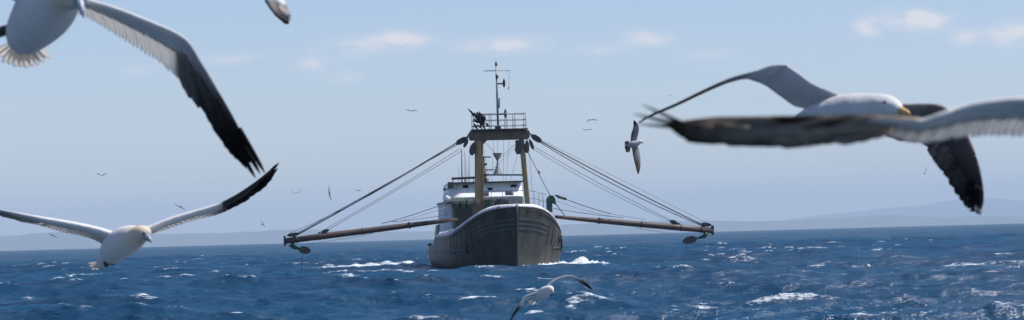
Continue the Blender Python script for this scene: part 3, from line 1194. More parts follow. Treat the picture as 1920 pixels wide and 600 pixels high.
def booms():
    def block(a, b, r, th, parent, name='pulley_block'):
        d = (b - a).normalized()
        n = Vector((0, 1, 0))
        t = d.cross(n).normalized()
        ln = (b - a).length
        k = MB()
        poly = [a + t * r * .35, a + d * ln * .3 + t * r, a + d * ln * .7 + t * r, b + t * r * .35, b - t * r * .35, a + d * ln * .7 - t * r, a + d * ln * .3 - t * r, a - t * r * .35]
        k.prism([p - n * th for p in poly], n * (th * .7))
        k.prism([p + n * th * .3 for p in poly], n * (th * .7))
        k.tube([(a + b) / 2 - n * th * .29, (a + b) / 2 + n * th * .29], r * .85, 12)
        return k.build(name, M['dark'], parent)

    for side in ('starboard', 'port'):
        bo = bpy.data.objects.new('boom', None)
        COL.objects.link(bo)
        bo.parent = boat
        s = 9.6
        L_ = side == 'starboard'
        root, tip = (B(858, 411, s), B(534, 452, s)) if L_ else (B(1040, 406.5, s), B(1336, 432.2, s))
        k = MB()
        k.tube([root, root.lerp(tip, .06), root.lerp(tip, .35), root.lerp(tip, .75), tip], [.12, .135, .20, .225, .20], 16)
        k.build('spar', M['boom'], bo, True)
        d = (tip - root).normalized()
        for f in (.28, .55, .8, .93):
            c = root.lerp(tip, f)
            k = MB()
            k.tube([c - d * .05, c + d * .05], .245, 16)
            k.build('spar_band', M['dark'], bo, True)
        # end plate
        k = MB()
        k.bar(tip - Vector((0, 0, .33)), tip + Vector((0, 0, .36)), .16, .34)
        k.build('end_plate', M['dark'], bo)
        if L_:
            block(B(561, 438, s), B(538, 442, s), .13, .14, bo)
            k = MB()
            k.bar(B(551.5, 456, s), B(551.5, 438, s), .13, .2)
            k.build('bracket', M['dark'], bo)
            k = MB()
            k.tube([B(545, 457, s), B(551, 463, s), B(562, 467, s)], [.2, .16, .06], 10)
            k.build('hanger', M['green'], bo, True)
            block(B(560, 467, s), B(582, 471, s), .26, .2, bo)
            block(B(602, 436, s), B(617, 431, s), .12, .12, bo)
            k = MB()
            k.bar(B(599, 443, s), B(599, 435, s), .10, .16)
            k.build('bracket', M['dark'], bo)
            k = MB()
            k.tube([B(568, 474, s), B(566, 490, s), B(565, 508, s)], .014, 6)
            k.build('warp', M['wire'], bo, True)
        else:
            block(B(1313, 420.5, s), B(1333, 422, s), .14, .14, bo)
            k = MB()
            k.bar(B(1318.5, 436, s), B(1318, 421, s), .15, .2)
            k.build('bracket', M['dark'], bo)
            k = MB()
            k.tube([B(1324, 436, s), B(1321, 443, s), B(1308, 447, s)], [.22, .16, .05], 10)
            k.build('hanger', M['green'], bo, True)
            block(B(1306, 447, s), B(1281, 453, s), .26, .2, bo)
            block(B(1270, 419, s), B(1256, 414, s), .14, .12, bo)
            k = MB()
            k.bar(B(1272.5, 427, s), B(1272.5, 418, s), .13, .2)
            k.build('bracket', M['dark'], bo)
            k = MB()
            k.tube([B(1288, 457, s), B(1286, 475, s), B(1284.5, 497, s)], .014, 6)
            k.build('warp', M['wire'], bo, True)

    def wire(pts, r, m='wire', sag=0.0, sl=None, name='wire_rope'):
        (a, sa), (b, sb) = pts
        p, q = B(*a, sa), B(*b, sb)
        k = MB()
        k.tube([p.lerp(q, t) - Vector((0, 0, sag * 4 * t * (1 - t))) for t in np.linspace(0, 1, 9)], r, 6)
        k.build(name, M[m], boat, True)
    W = wire
    s = 9.8
    # starboard topping lift and thinner falls
    W((((856, 268), s), ((556, 441), s)), .045, sag=.10)
    W((((857, 271.5), s), ((553, 440), s)), .030, sag=.0)
    W((((860, 264), s), ((541, 438), s)), .016, 'thin_wire', sag=.42)
    W((((862, 279), s), ((604, 433), s)), .018, 'thin_wire', sag=.10)
    W((((866, 283), s), ((615, 431), s)), .018, 'thin_wire', sag=.05)
    W((((838, 380), 16), ((717, 419), s)), .028, 'wire', sag=.08)
    W((((838, 388), 16), ((740, 417), s)), .016, 'thin_wire', sag=.05)
    W((((840, 402), 14), ((735, 416), s)), .018, 'wire', sag=.05)
    W((((700, 437), s), ((575, 458), s)), .014, 'thin_wire', sag=.05)
    # port
    W((((1013, 264.5), s), ((1316, 421), s)), .045, sag=.10)
    W((((1010, 265.5), s), ((1312, 421.5), s)), .028, sag=.30)
    W((((1014, 262), s), ((1328, 419), s)), .014, 'thin_wire', sag=-.02)
    W((((1003, 276), s), ((1266, 417), s)), .018, 'thin_wire', sag=.12)
    W((((999, 279), s), ((1258, 416), s)), .016, 'thin_wire', sag=.22)
    W((((989, 284), s), ((1031, 366), 7.4)), .026, 'wire')
    W((((1042, 382), 7.3), ((1060, 406), s)), .03, 'wire')
    W((((1060, 373), 7.3), ((1146, 401), s)), .026, 'wire', sag=.06)
    W((((1146, 401), s), ((1210, 412), s)), .016, 'thin_wire', sag=.0)
    W((((1044, 377), 7.3), ((1150, 406), s)), .014, 'thin_wire', sag=.10)
    W((((1038, 391), 7.6), ((1168, 408), s)), .022, 'wire', sag=.05)
    W((((1190, 427), s), ((1250, 436), s)), .012, 'thin_wire', sag=.02)
    k = MB()
    c = B(1010.5, 323, 8.8)
    k.tube([c - Vector((.04, 0, -.12)), c + Vector((.02, 0, 0)), c + Vector((.04, 0, -.12))], [.03, .08, .03], 8)
    k.build('shackle', M['dark'], boat, True)
    # light rigging between the gantry legs
    for a, b, r in (((906, 264), (930, 288), .016), ((966, 270), (938, 296), .016), ((933, 263), (932.6, 287), .012), ((944, 263), (944, 342), .010), ((955, 264), (948, 342), .010),
                    ((926, 263), (922, 342), .010), ((906, 272), (916, 330), .010), ((871, 285), (874, 345), .010), ((880, 293), (881, 345), .012), ((992, 282), (998, 358), .012), ((970, 290), (957, 340), .010), ((966, 276), (906, 335), .010)):
        W(((a, 10.2), (b, 15)), r, 'thin_wire')
    # shrouds from the masthead
    for a, b in (((930.8, 128), (887, 214)), ((931, 134), (983, 214))):
        pass


booms()

# ------------------------------------------------------------------ birds
def ring_body(path, n=18, m=34, flat=1.0, updir=None):
    """path rows: px, py, depth, radius m, tint, buff -> verts, faces, tint, buff"""
    rows = [(*P(a, b, c), r, t, bf) for (a, b, c, r, t, bf) in path]
    q = catmull(rows, m)
    pts = [Vector(v[:3]) for v in q]
    rs = np.maximum(q[:, 3], .0015)
    vs, fs, tn, bf = [], [], [], []
    ref = updir or Vector((0, 0, 1))
    for i, p in enumerate(pts):
        d = (pts[min(i + 1, m - 1)] - pts[max(i - 1, 0)]).normalized()
        s = d.cross(ref)
        if s.length < 1e-3:
            s = d.orthogonal()
        s.normalize()
        t = s.cross(d).normalized()
        for j in range(n):
            a = 2 * math.pi * j / n
            vs.append(p + (s * math.cos(a) + t * math.sin(a) * flat) * rs[i])
            tn.append(min(max(q[i, 4], 0), 1))
            bf.append(min(max(q[i, 5], 0), 1))
    for i in range(m - 1):
        for j in range(n):
            fs.append((i * n + j, i * n + (j + 1) % n, (i + 1) * n + (j + 1) % n, (i + 1) * n + j))
    for base in (0, (m - 1) * n):
        c = len(vs)
        vs.append(sum((vs[base + j] for j in range(n)), Vector()) / n)
        tn.append(tn[base])
        bf.append(bf[base])
        for j in range(n):
            fs.append((base + j, base + (j + 1) % n, c))
    return vs, fs, tn, bf


class Wing:
    """a wing surface from stations (leading edge px,py,depth, trailing edge px,py,depth, tint)"""
    def __init__(self, st, upv=(0, 0, 1), camber=.06, m=40):
        rows = []
        for (lx, ly, ld, tx, ty, td, tint) in st:
            rows.append((*P(lx, ly, ld), *P(tx, ty, td), tint))
        self.q = catmull(rows, m)
        self.m = m
        self.up = Vector(upv)
        self.camber = camber

    def at(self, s, u, off=0.0):
        t = min(max(s, 0), 1) * (self.m - 1)
        i = min(int(t), self.m - 2)
        f = t - i
        r = self.q[i] * (1 - f) + self.q[i + 1] * f
        le, te = Vector(r[0:3]), Vector(r[3:6])
        d = Vector(self.q[i + 1][0:3]) - Vector(self.q[i][0:3])
        c = te - le
        n = c.cross(d)
        if n.length < 1e-9:
            n = Vector((0, 0, 1))
        n.normalize()
        if n.dot(self.up) < 0:
            n = -n
        ch = c.length
        return le + c * u + n * (self.camber * ch * 4 * u * (1 - u) * .6 + off), n, ch, min(max(r[6], 0), 1)

    def loft(self, uc=.62, thick=.13, n=12, s0=0.0, s1=1.0, tip_thick=.35, under=None):
        """closed arm of the wing up to uc of the chord"""
        vs, fs, tn, bf = [], [], [], []
        m = self.m
        for i in range(m):
            s = s0 + (s1 - s0) * i / (m - 1)
            k = thick * (1 - (1 - tip_thick) * s ** .8)
            for j in range(n):
                a = 2 * math.pi * j / n
                u = uc * (.5 - .5 * math.cos(a))
                x = u / uc
                prof = (1.48 * math.sqrt(max(x, 0)) - .63 * x - 1.76 * x * x + 1.42 * x ** 3 - .51 * x ** 4)
                sg = 1 if a <= math.pi else -1
                p, nn, ch, t = self.at(s, u)
                p = p + nn * (sg * prof * k * min(ch, .22) * 1.6 + .0012 * sg)
                vs.append(p)
                tn.append(min(t * (1 + .55 * x), 1))
                bf.append(0)
        for i in range(m - 1):
            for j in range(n):
                fs.append((i * n + j, i * n + (j + 1) % n, (i + 1) * n + (j + 1) % n, (i + 1) * n + j))
        fs.append(tuple(range(n)))
        fs.append(tuple((m - 1) * n + j for j in range(n)))
        return vs, fs, tn, bf

    def feather(self, sa, ua, sb, ub, width, lift, parent, tint=None, segs=7, tipt=None, name='flight_feather', droop=0.0, add=0.0, buff=0.0):
        """one vane from wing coordinates (sa,ua) to (sb,ub)"""
        cen, nor, tin = [], [], []
        for i in range(segs):
            f = i / (segs - 1)
            s = sa + (sb - sa) * f ** 1.15
            u = ua + (ub - ua) * f
            p, n, ch, t = self.at(s, u, lift - droop * f * f)
            cen.append(p)
            nor.append(n)
            tin.append(t)
        vs, fs, tn = [], [], []
        for i in range(segs):
            f = i / (segs - 1)
            d = (cen[min(i + 1, segs - 1)] - cen[max(i - 1, 0)]).normalized()
            sd = d.cross(nor[i]).normalized()
            w = width * (.55 + .45 * min(f * 3, 1)) * (1 if f < .72 else math.sqrt(max(1 - ((f - .72) / .285) ** 2, .002)))
            th = .0014 * (1 - .6 * f)
            vs += [cen[i] - sd * w * .42, cen[i] + nor[i] * th, cen[i] + sd * w * .58, cen[i] - nor[i] * th]
            t = min(tin[i] + add, 1) if tint is None else tint
            if tipt is not None:
                t = t + (tipt - t) * min(max((f - .80) / .1, 0), 1)
            tn += [t] * 4
        for i in range(segs - 1):
            for j in range(4):
                fs.append((i * 4 + j, i * 4 + (j + 1) % 4, (i + 1) * 4 + (j + 1) % 4, (i + 1) * 4 + j))
        fs += [(0, 1, 2, 3), tuple((segs - 1) * 4 + j for j in range(4))]
        return obj(name, vs, fs, M['gull_vane'] if parent.name.startswith('gull') else M['vane'], parent, True, {'tint': tn, 'buff': [buff] * len(tn)})


def join_body(name, pieces):
    V, F, T, Bf = [], [], [], []
    for vs, fs, tn, bf in pieces:
        k = len(V)
        V += vs
        F += [tuple(i + k for i in f) for f in fs]
        T += tn
        Bf += bf
    return obj(name, V, F, M['plumage'], None, True, {'tint': T, 'buff': Bf})


def fan(bird, w, n_sec, n_pri, sec_rng=(.04, .55), pri_rng=(.55, 1.0), pri_add=0.0, lean=.16, ua=.34, wsec=2.2, wpri=1.6, tipt=None, jitter=.02, over=1.0, sec_tint=None, pri_buff=0.0):
    rnd = random.Random(n_sec * 31 + n_pri)
    span = 0.0
    pr = None
    for i in range(60):
        p = w.at(i / 59, .5)[0]
        if pr is not None:
            span += (p - pr).length
        pr = p
    a, b = sec_rng
    for i in range(n_sec):
        s = a + (b - a) * (i + .5) / n_sec
        wd = span * (b - a) / max(n_sec, 1) * wsec
        w.feather(s - .012, ua, s + .018, over + rnd.uniform(-jitter, jitter), wd, -.0018 - .0007 * (i % 3), bird, tint=sec_tint)
    a, b = pri_rng
    for i in range(n_pri or 0):
        f = (i + 1) / n_pri
        s = a + (b - a) * f ** .85
        wd = span * (b - a) / n_pri * wpri
        w.feather(s - lean * (.5 + .5 * f), ua - .02, s, (over if f < .95 else .80) + rnd.uniform(-jitter, jitter), wd, -.0018 - .0022 * (i % 3), bird, tipt=tipt, add=pri_add, buff=pri_buff)


def beak(bird, a, b, r, material, hook=.3, gap=True):
    """two mandibles from a (face) to b (tip)"""
    d = b - a
    side = d.cross(Vector((0, 0, 1))).normalized()
    upn = side.cross(d).normalized()
    k = MB()
    k.tube([a - d * .15, a + d * .25 + upn * r * .10, a + d * .7 + upn * r * .1, b - upn * r * hook], [r, r * .86, r * .5, r * .08], 10)
    k.tube([a - d * .1 - upn * r * .35, a + d * .4 - upn * r * .38, a + d * .93 - upn * r * .30], [r * .7, r * .5, r * .08], 8)
    return k.build('beak', material, bird, True)


def eye(bird, c, r, pale=False):
    k = MB()
    n, m = 10, 7
    vs = [c + Vector((0, 0, r))]
    for i in range(1, m):
        for j in range(n):
            a, b = math.pi * i / m, 2 * math.pi * j / n
            vs.append(c + Vector((math.sin(a) * math.cos(b), math.sin(a) * math.sin(b), math.cos(a))) * r)
    vs.append(c - Vector((0, 0, r)))
    fs = [(0, 1 + j, 1 + (j + 1) % n) for j in range(n)]
    for i in range(m - 2):
        fs += [(1 + i * n + j, 1 + i * n + (j + 1) % n, 1 + (i + 1) * n + (j + 1) % n, 1 + (i + 1) * n + j) for j in range(n)]
    e = len(vs) - 1
    fs += [(e, 1 + (m - 2) * n + j, 1 + (m - 2) * n + (j + 1) % n) for j in range(n)]
    k.add(vs, fs)
    return k.build('eye', M['eye'], bird, True)


def tail_fan(bird, root, tips, width, tint=0.0, name='tail_feather'):
    """root: (px,py,d); tips: list of (px,py,d)"""
    r = P(*root)
    for i, t in enumerate(tips):
        e = P(*t)
        d = e - r
        n = d.cross(rt).normalized()
        if n.z < 0:
            n = -n
        vs, fs, tn = [], [], []
        sg = 6
        for j in range(sg):
            f = j / (sg - 1)
            c = r + d * f + n * (.003 * (i % 2) + .012 * f * (1 - f))
            s = d.cross(n).normalized()
            w = width * (.45 + .55 * min(1, f * 1.6)) * (1 if f < .8 else math.sqrt(max(1 - ((f - .8) / .22) ** 2, .003)))
            vs += [c - s * w * .5, c + n * .0015, c + s * w * .5, c - n * .0015]
            tn += [tint] * 4
        for j in range(sg - 1):
            for k in range(4):
                fs.append((j * 4 + k, j * 4 + (k + 1) % 4, (j + 1) * 4 + (k + 1) % 4, (j + 1) * 4 + k))
        fs += [(0, 1, 2, 3), tuple((sg - 1) * 4 + k for k in range(4))]
        obj(name, vs, fs, M['tail_vane'], bird, True, {'tint': tn, 'buff': [.06] * len(tn)})


def finger(bird, a, b, width, bend=0.0, tints=(1.0,) * 7):
    """a single primary from a to b (px, py, d)"""
    A, Bp = P(*a), P(*b)
    side = (Bp - A).cross(fw).normalized()
    vs, tn = [], []
    for i in range(7):
        f = i / 6
        c = A.lerp(Bp, f) + side * bend * 4 * f * (1 - f)
        w = width * (1 if f < .5 else math.sqrt(max(1 - ((f - .5) / .505) ** 2, .004)))
        vs += [c - side * w * .5, c - fw * .0014, c + side * w * .5, c + fw * .0014]
        tn += [tints[i]] * 4
    fs = [(i * 4 + j, i * 4 + (j + 1) % 4, (i + 1) * 4 + (j + 1) % 4, (i + 1) * 4 + j) for i in range(6) for j in range(4)] + [(0, 1, 2, 3), (24, 25, 26, 27)]
    return obj('flight_feather', vs, fs, M['vane'], bird, True, {'tint': tn, 'buff': [0.0] * len(tn)})


# --- gannet overhead at the top left
def gannet_overhead():
    d = 8.2
    body = ring_body([(40, 86, d + .22, .010, .1, 0), (42, 76, d + .20, .045, .08, 0), (50, 63, d + .14, .066, .05, 0), (68, 40, d + .04, .083, .03, 0), (88, 15, d - .06, .090, .02, 0),
                      (108, -6, d - .15, .074, .02, .05), (122, -14, d - .22, .055, .02, .3), (133, -12, d - .27, .046, .02, .7), (142, -6, d - .30, .040, .06, .6), (148, 1, d - .32, .024, .15, .3)], 22, 44)
    w = Wing([(118, -24, d, 128, 22, d + .10, 0), (157, -3, d - .02, 165, 34, d + .12, 0), (204, 11, d - .05, 206, 58, d + .12, 0), (245, 26, d - .08, 247, 84, d + .11, 0),
              (290, 44, d - .10, 292, 112, d + .10, .0), (325, 59, d - .12, 325, 137, d + .08, .04), (351, 76, d - .12, 337, 150, d + .06, .20), (369, 104, d - .10, 353, 176, d + .05, .38),
              (408, 169, d - .06, 392, 221, d + .04, .54), (440, 224, d - .02, 424, 268, d + .03, .82), (462, 268, d + .02, 452, 296, d + .04, .95), (478, 296, d + .05, 474, 303, d + .06, 1)], camber=.07, m=60)
    w2 = Wing([(92, -22, d, 40, 12, d + .12, 0), (60, -45, d, 20, -5, d + .12, 0), (10, -80, d, -25, -20, d + .12, 0), (-60, -110, d, -80, -40, d + .1, .1), (-120, -100, d, -130, -40, d + .08, .7),
               (-200, -20, d, -200, 20, d + .06, 1), (-260, 80, d + .05, -262, 86, d + .06, 1)], camber=.07, m=40)
    o = join_body('gannet', [body, w.loft(.52, .06, 16, tip_thick=.5), w2.loft(.70, .06, 12)])
    tag(o, 'big white gannet overhead with fanned tail and black tipped wing drooping over sky', 'bird', 'gannets gliding close by')
    fan(o, w, 36, 12, (.02, .55), (.55, 1.0), pri_add=.10, lean=.20, ua=.34, wsec=1.2, wpri=1.7, jitter=.022)
    fan(o, w2, 12, 8, (.05, .55), (.56, 1.0), lean=.18, ua=.36)
    # ragged fingers at the tip
    finger(o, (448, 240, d - .02), (497, 325, d + .04), .015)
    finger(o, (444, 250, d + .0), (488, 326, d + .05), .015)
    finger(o, (436, 258, d + .02), (479, 334, d + .06), .016)
    finger(o, (424, 250, d + .03), (462, 316, d + .06), .018)
    beak(o, P(147, 0, d - .31), P(157.5, 30, d - .36), .0165, M['beak_grey'], .4)
    eye(o, P(139, -4, d - .345), .006)
    tail_fan(o, (44, 72, d + .20), [(-14, 100, d + .42), (-4, 110, d + .43), (6, 117, d + .44), (17, 122, d + .45), (28, 125, d + .46), (39, 127, d + .46), (50, 127, d + .46), (61, 126, d + .45), (72, 122, d + .44), (83, 118, d + .43), (95, 110, d + .42)], .029)
    k = MB()
    k.tube([P(16, 52, d + .17), P(6, 58, d + .2), P(-3, 66, d + .22)], [.012, .018, .01], 8)
    k.build('foot', M['foot'], o, True)


gannet_overhead()


# --- gannet gliding low over the horizon at the left
def gannet_low():
    d = 15.0
    body = ring_body([(180, 500, d + .36, .008, .15, .1), (190, 494, d + .30, .030, .1, .05), (203, 480, d + .18, .058, .05, 0), (218, 463, d + .06, .082, .02, 0), (233, 453, d - .05, .084, 0, .05),
                      (247, 447, d - .14, .074, .0, .15), (257, 443, d - .20, .058, .0, .45), (265, 439, d - .25, .050, .02, .8), (271, 439, d - .29, .042, .05, .7), (275, 443, d - .31, .022, .3, .3)], 20, 44)
    wl = Wing([(240, 436, d - .02, 214, 470, d + .14, 0), (212, 438, d - .02, 193, 458, d + .15, .02), (190, 432, d - .02, 176, 449, d + .16, 0), (160, 425, d - .02, 150, 441, d + .17, 0), (126, 418, d - .02, 115, 434, d + .17, 0),
               (84, 411, d - .02, 78, 423, d + .16, .08), (57, 405.5, d - .02, 52, 416, d + .14, .14), (23, 398.5, d, 25, 409, d + .12, .22), (0, 394, d + .02, 0, 401, d + .1, .28), (-28, 389, d + .06, -28, 392, d + .08, .6)], camber=.07, m=44)
    wr = Wing([(250, 436, d - .02, 262, 452, d + .12, 0), (282, 428, d - .02, 285, 438, d + .14, 0), (318, 413, d - .03, 318, 428, d + .14, 0), (360, 400, d - .04, 362, 413, d + .13, 0), (396, 389, d - .05, 398, 405, d + .12, .02),
               (414, 382.5, d - .05, 418, 397.5, d + .11, .30), (421, 379.5, d - .05, 426, 394, d + .11, .86), (448, 364, d - .05, 452, 380, d + .1, .95), (480, 341, d - .03, 485, 357, d + .08, 1), (500, 324, d, 503, 338, d + .05, 1), (511, 314, d + .04, 513, 320, d + .05, 1)], camber=.07, m=50)
    o = join_body('gannet', [body, wl.loft(.72, .16, 14), wr.loft(.72, .16, 14)])
    tag(o, 'gannet gliding low across the left horizon, head down, one black wingtip raised', 'bird', 'gannets gliding close by')
    fan(o, wl, 24, 8, (.06, .55), (.56, 1.0), lean=.16, ua=.62, wsec=2.0, jitter=.008)
    fan(o, wr, 24, 9, (.06, .55), (.58, 1.0), lean=.16, ua=.62, wsec=2.0, wpri=1.6, jitter=.008)
    finger(o, (486, 344, d), (523, 305, d + .04), .021)
    finger(o, (488, 350, d + .02), (521, 315, d + .05), .021)
    finger(o, (482, 356, d + .03), (511, 331, d + .05), .020)
    beak(o, P(274, 442, d - .31), P(284.5, 453.5, d - .36), .020, M['beak_grey'], .3)
    eye(o, P(270, 437.5, d - .327), .0075)
    tail_fan(o, (190, 491, d + .28), [(166, 494, d + .46), (169, 500, d + .47), (173, 505, d + .47), (180, 506, d + .46), (190, 502, d + .45)], .036)
    for a, b in (((206, 490), (215, 493)), ((196, 492), (203, 498))):
        k = MB()
        k.tube([P(*a, d + .1), P((a[0] + b[0]) / 2, (a[1] + b[1]) / 2 + 1, d + .13), P(*b, d + .16)], [.008, .016, .006], 8)
        k.build('foot', M['foot'], o, True)


gannet_low()


# --- wingtip dipping in from the top edge
def gull_top():
    d = 10.0
    w = Wing([(432, -120, d, 470, -122, d + .06, .12), (455, -75, d, 500, -85, d + .06, .12), (478, -35, d, 520, -40, d + .06, .25), (497.5, 0, d, 533, 0, d + .05, .36), (512, 23, d, 541, 19, d + .04, .52), (526, 36, d, 546, 32, d + .03, .9), (540, 43.5, d + .01, 545, 43.5, d + .02, .95)],
             camber=.08, m=36)
    body = ring_body([(330, -170, d + .2, .01, .1, 0), (370, -165, d + .1, .055, .05, 0), (415, -150, d, .075, 0, 0), (455, -150, d - .1, .06, 0, 0), (480, -160, d - .16, .045, 0, 0), (494, -164, d - .19, .02, 0, 0)], 16, 28)
    w2 = Wing([(430, -165, d, 400, -140, d + .1, .12), (430, -230, d, 395, -220, d + .1, .15), (445, -330, d, 405, -330, d + .1, .3), (420, -430, d, 412, -430, d + .1, 1)], m=24)
    o = join_body('gull', [body, w.loft(.5, .10, 12), w2.loft(.6, .12, 10)])
    tag(o, 'gull whose single dark tipped wing dips in from the top edge', 'bird', 'gulls gliding close by')
    for i in range(8):
        f = (i + .5) / 8
        w.feather(.12 + .70 * f - .10, .25, .15 + .78 * f, .98, .050, -.003 - .002 * (i % 2), o, tint=.12 if f < .6 else .5)
    for i in range(5):
        f = (i + 1) / 5
        w.feather(.45 + .2 * f, .08 + .05 * i, .80 + .2 * f, .45 + .1 * (i % 2), .030, -.004 - .0016 * (i % 3), o, tint=.95)
    fan(o, w2, 8, 5)
    beak(o, P(493, -163, d - .19), P(512, -158, d - .24), .012, M['beak_yellow'])
    tail_fan(o, (340, -170, d + .18), [(285, -185, d + .3), (282, -172, d + .3), (286, -160, d + .3)], .03)


gull_top()


# --- big gull at the right, head to the right, wings in an M
def gull_right():
    d = 8.4
    body = ring_body([(1470, 236, d + .14, .010, .05, 0), (1496, 231, d + .11, .026, .03, 0), (1532, 221, d + .06, .046, .12, 0), (1575, 212, d + .0, .056, .13, 0), (1610, 207, d - .05, .055, .13, 0),
                      (1640, 202, d - .09, .045, .12, 0), (1660, 200, d - .12, .0385, .10, 0), (1676, 203, d - .14, .030, .10, 0), (1688, 208, d - .16, .0145, .05, .1)], 22, 46)
    wl = Wing([(1618, 190, d - .02, 1545, 222, d + .10, .16), (1590, 184, d - .02, 1505, 205, d + .12, .16), (1560, 172, d - .0, 1487, 200, d + .13, .18), (1527, 158, d + .02, 1466, 185, d + .13, .22), (1498, 137, d + .05, 1450, 173, d + .13, .22), (1473, 122, d + .08, 1432, 160, d + .14, .24),
               (1447, 122, d + .12, 1414, 153, d + .16, .26), (1420, 132, d + .16, 1396, 149, d + .19, .3), (1372, 146, d + .20, 1365, 156, d + .25, .4), (1330, 164, d + .23, 1326, 172, d + .28, .55), (1270, 193, d + .27, 1268, 199, d + .30, .75), (1222, 214, d + .3, 1221, 218.5, d + .32, .9), (1198, 229, d + .32, 1198, 231, d + .33, .9)],
              camber=.06, m=56)
    wr = Wing([(1630, 196, d + .06, 1610, 226, d + .16, .2), (1665, 196, d + .06, 1655, 246, d + .16, .40), (1700, 195, d + .06, 1690, 262, d + .16, .48), (1735, 194, d + .05, 1712, 266, d + .14, .52), (1764, 197, d + .04, 1724, 264, d + .13, .54), (1788, 213, d + .03, 1733, 270, d + .11, .56), (1808, 240, d + .02, 1741, 284, d + .09, .60),
               (1826, 280, d + .01, 1757, 305, d + .08, .66), (1838, 320, d, 1777, 329, d + .07, .80), (1844, 360, d, 1800, 362, d + .06, 1), (1843, 384, d + .01, 1819, 385, d + .05, 1), (1837, 402, d + .02, 1831, 401, d + .04, .9)], camber=.06, m=56)
    o = join_body('gull', [body, wl.loft(.98, .055, 14, tip_thick=.5), wr.loft(.86, .06, 12)])
    tag(o, 'large gull at the right with arched wings, yellow beak and white spotted wingtip', 'bird', 'gulls gliding close by')
    fan(o, wl, 0, 0, (.03, .52), (.52, 1.0), ua=.84, wsec=2.0, sec_tint=.0, over=1.05, jitter=.006)
    fan(o, wr, 10, 9, (.06, .50), (.52, .97), lean=.12, ua=.6, wsec=2.4, wpri=2.2, jitter=.03)
    wt = (1, 1, 1, 1, .9, .05, 0)
    finger(o, (1836, 350, d - .02), (1838, 404, d - .01), .018, tints=wt)
    finger(o, (1829, 348, d - .01), (1831, 398, d + .0), .018, tints=wt)
    finger(o, (1819, 340, d + .01), (1824, 390, d + .02), .020)
    beak(o, P(1687, 207, d - .16), P(1708, 213, d - .20), .0125, M['beak_yellow'], .35)
    eye(o, P(1659, 192.5, d - .153), .0062)
    tail_fan(o, (1490, 232, d + .12), [(1436, 236, d + .25), (1434, 241, d + .25), (1437, 247, d + .25), (1442, 252, d + .25)], .03)


gull_right()


# --- gannet just outside the right edge: only its wing crosses in front of the gull
def gannet_edge():
    d = 4.2
    w = Wing([(2010, 188, d, 2010, 262, d + .06, .0), (1960, 183, d, 1960, 258, d + .06, .0), (1900, 184, d, 1900, 254, d + .06, 0), (1850, 190, d, 1845, 254, d + .06, 0), (1805, 199, d - .0, 1795, 258, d + .06, 0), (1765, 213, d - .01, 1748, 266, d + .05, .0), (1728, 225, d - .01, 1705, 266, d + .05, .05),
              (1690, 224, d - .02, 1672, 254, d + .04, .10), (1650, 223, d - .02, 1630, 254, d + .03, .22), (1600, 224, d - .01, 1580, 258, d + .03, .23), (1530, 227, d, 1510, 261, d + .03, .25), (1450, 229, d + .02, 1430, 260, d + .04, .30), (1380, 230, d + .03, 1355, 255, d + .05, .40), (1310, 231, d + .05, 1295, 247, d + .06, .58), (1258, 232, d + .06, 1254, 238, d + .07, .8)],
             upv=(0, -.3, 1), camber=.07, m=60)
    body = ring_body([(2250, 330, d + .2, .01, .1, 0), (2190, 290, d + .12, .06, .03, 0), (2110, 235, d, .085, 0, 0), (2050, 195, d - .1, .075, 0, 0), (2010, 172, d - .2, .05, 0, .4), (1985, 160, d - .26, .045, 0, .7), (1968, 160, d - .3, .02, .1, .3)], 18, 36)
    w2 = Wing([(2080, 200, d, 2140, 260, d + .1, 0), (2160, 150, d, 2200, 215, d + .1, 0), (2290, 110, d, 2310, 180, d + .1, 0), (2430, 110, d, 2430, 170, d + .1, .5), (2620, 200, d, 2610, 230, d + .1, 1), (2700, 260, d, 2700, 264, d + .1, 1)], m=36)
    o = join_body('gannet', [body, w.loft(.56, .085, 14, s1=.60, tip_thick=.3), w2.loft(.6, .15, 12)])
    tag(o, 'nearest gannet, mostly past the right edge, its blurred dark wing crossing the large gull', 'bird', 'gannets gliding close by')
    for i in range(5):
        w.feather(.44 + .03 * i, .04 + .10 * i, 1.0 - .012 * i, .10 + .13 * i, .030, .002 - .0022 * i, o, buff=.45)
    fan(o, w, 28, 13, (.04, .50), (.53, 1.0), lean=.16, ua=.40, wsec=1.25, wpri=1.5, pri_buff=.45, jitter=.012)
    fan(o, w2, 12, 9)
    for (px, py, qx, qy) in ((1290, 236, 1204, 196), (1290, 238, 1186, 213), (1300, 240, 1196, 233)):
        k = MB()
        a, b = P(px, py, d + .06), P(qx, qy, d + .08)
        pts = [a.lerp(b, t) for t in np.linspace(0, 1, 6)]
        vs, fs, tn = [], [], []
        for i, p in enumerate(pts):
            f = i / 5
            wd = .0075 * (1 - f) ** .6 + .001
            vs += [p - up * wd * .5, p - fw * .001, p + up * wd * .5, p + fw * .001]
            tn += [1.0] * 4
        fs = [(i * 4 + j, i * 4 + (j + 1) % 4, (i + 1) * 4 + (j + 1) % 4, (i + 1) * 4 + j) for i in range(5) for j in range(4)] + [(0, 1, 2, 3), (20, 21, 22, 23)]
        obj('flight_feather', vs, fs, M['vane'], o, True, {'tint': tn, 'buff': [0.0] * len(tn)})
    beak(o, P(1970, 160, d - .3), P(1945, 175, d - .35), .014, M['beak_grey'])
    tail_fan(o, (2235, 320, d + .18), [(2290, 345, d + .3), (2280, 360, d + .3), (2265, 370, d + .3)], .03)


gannet_edge()


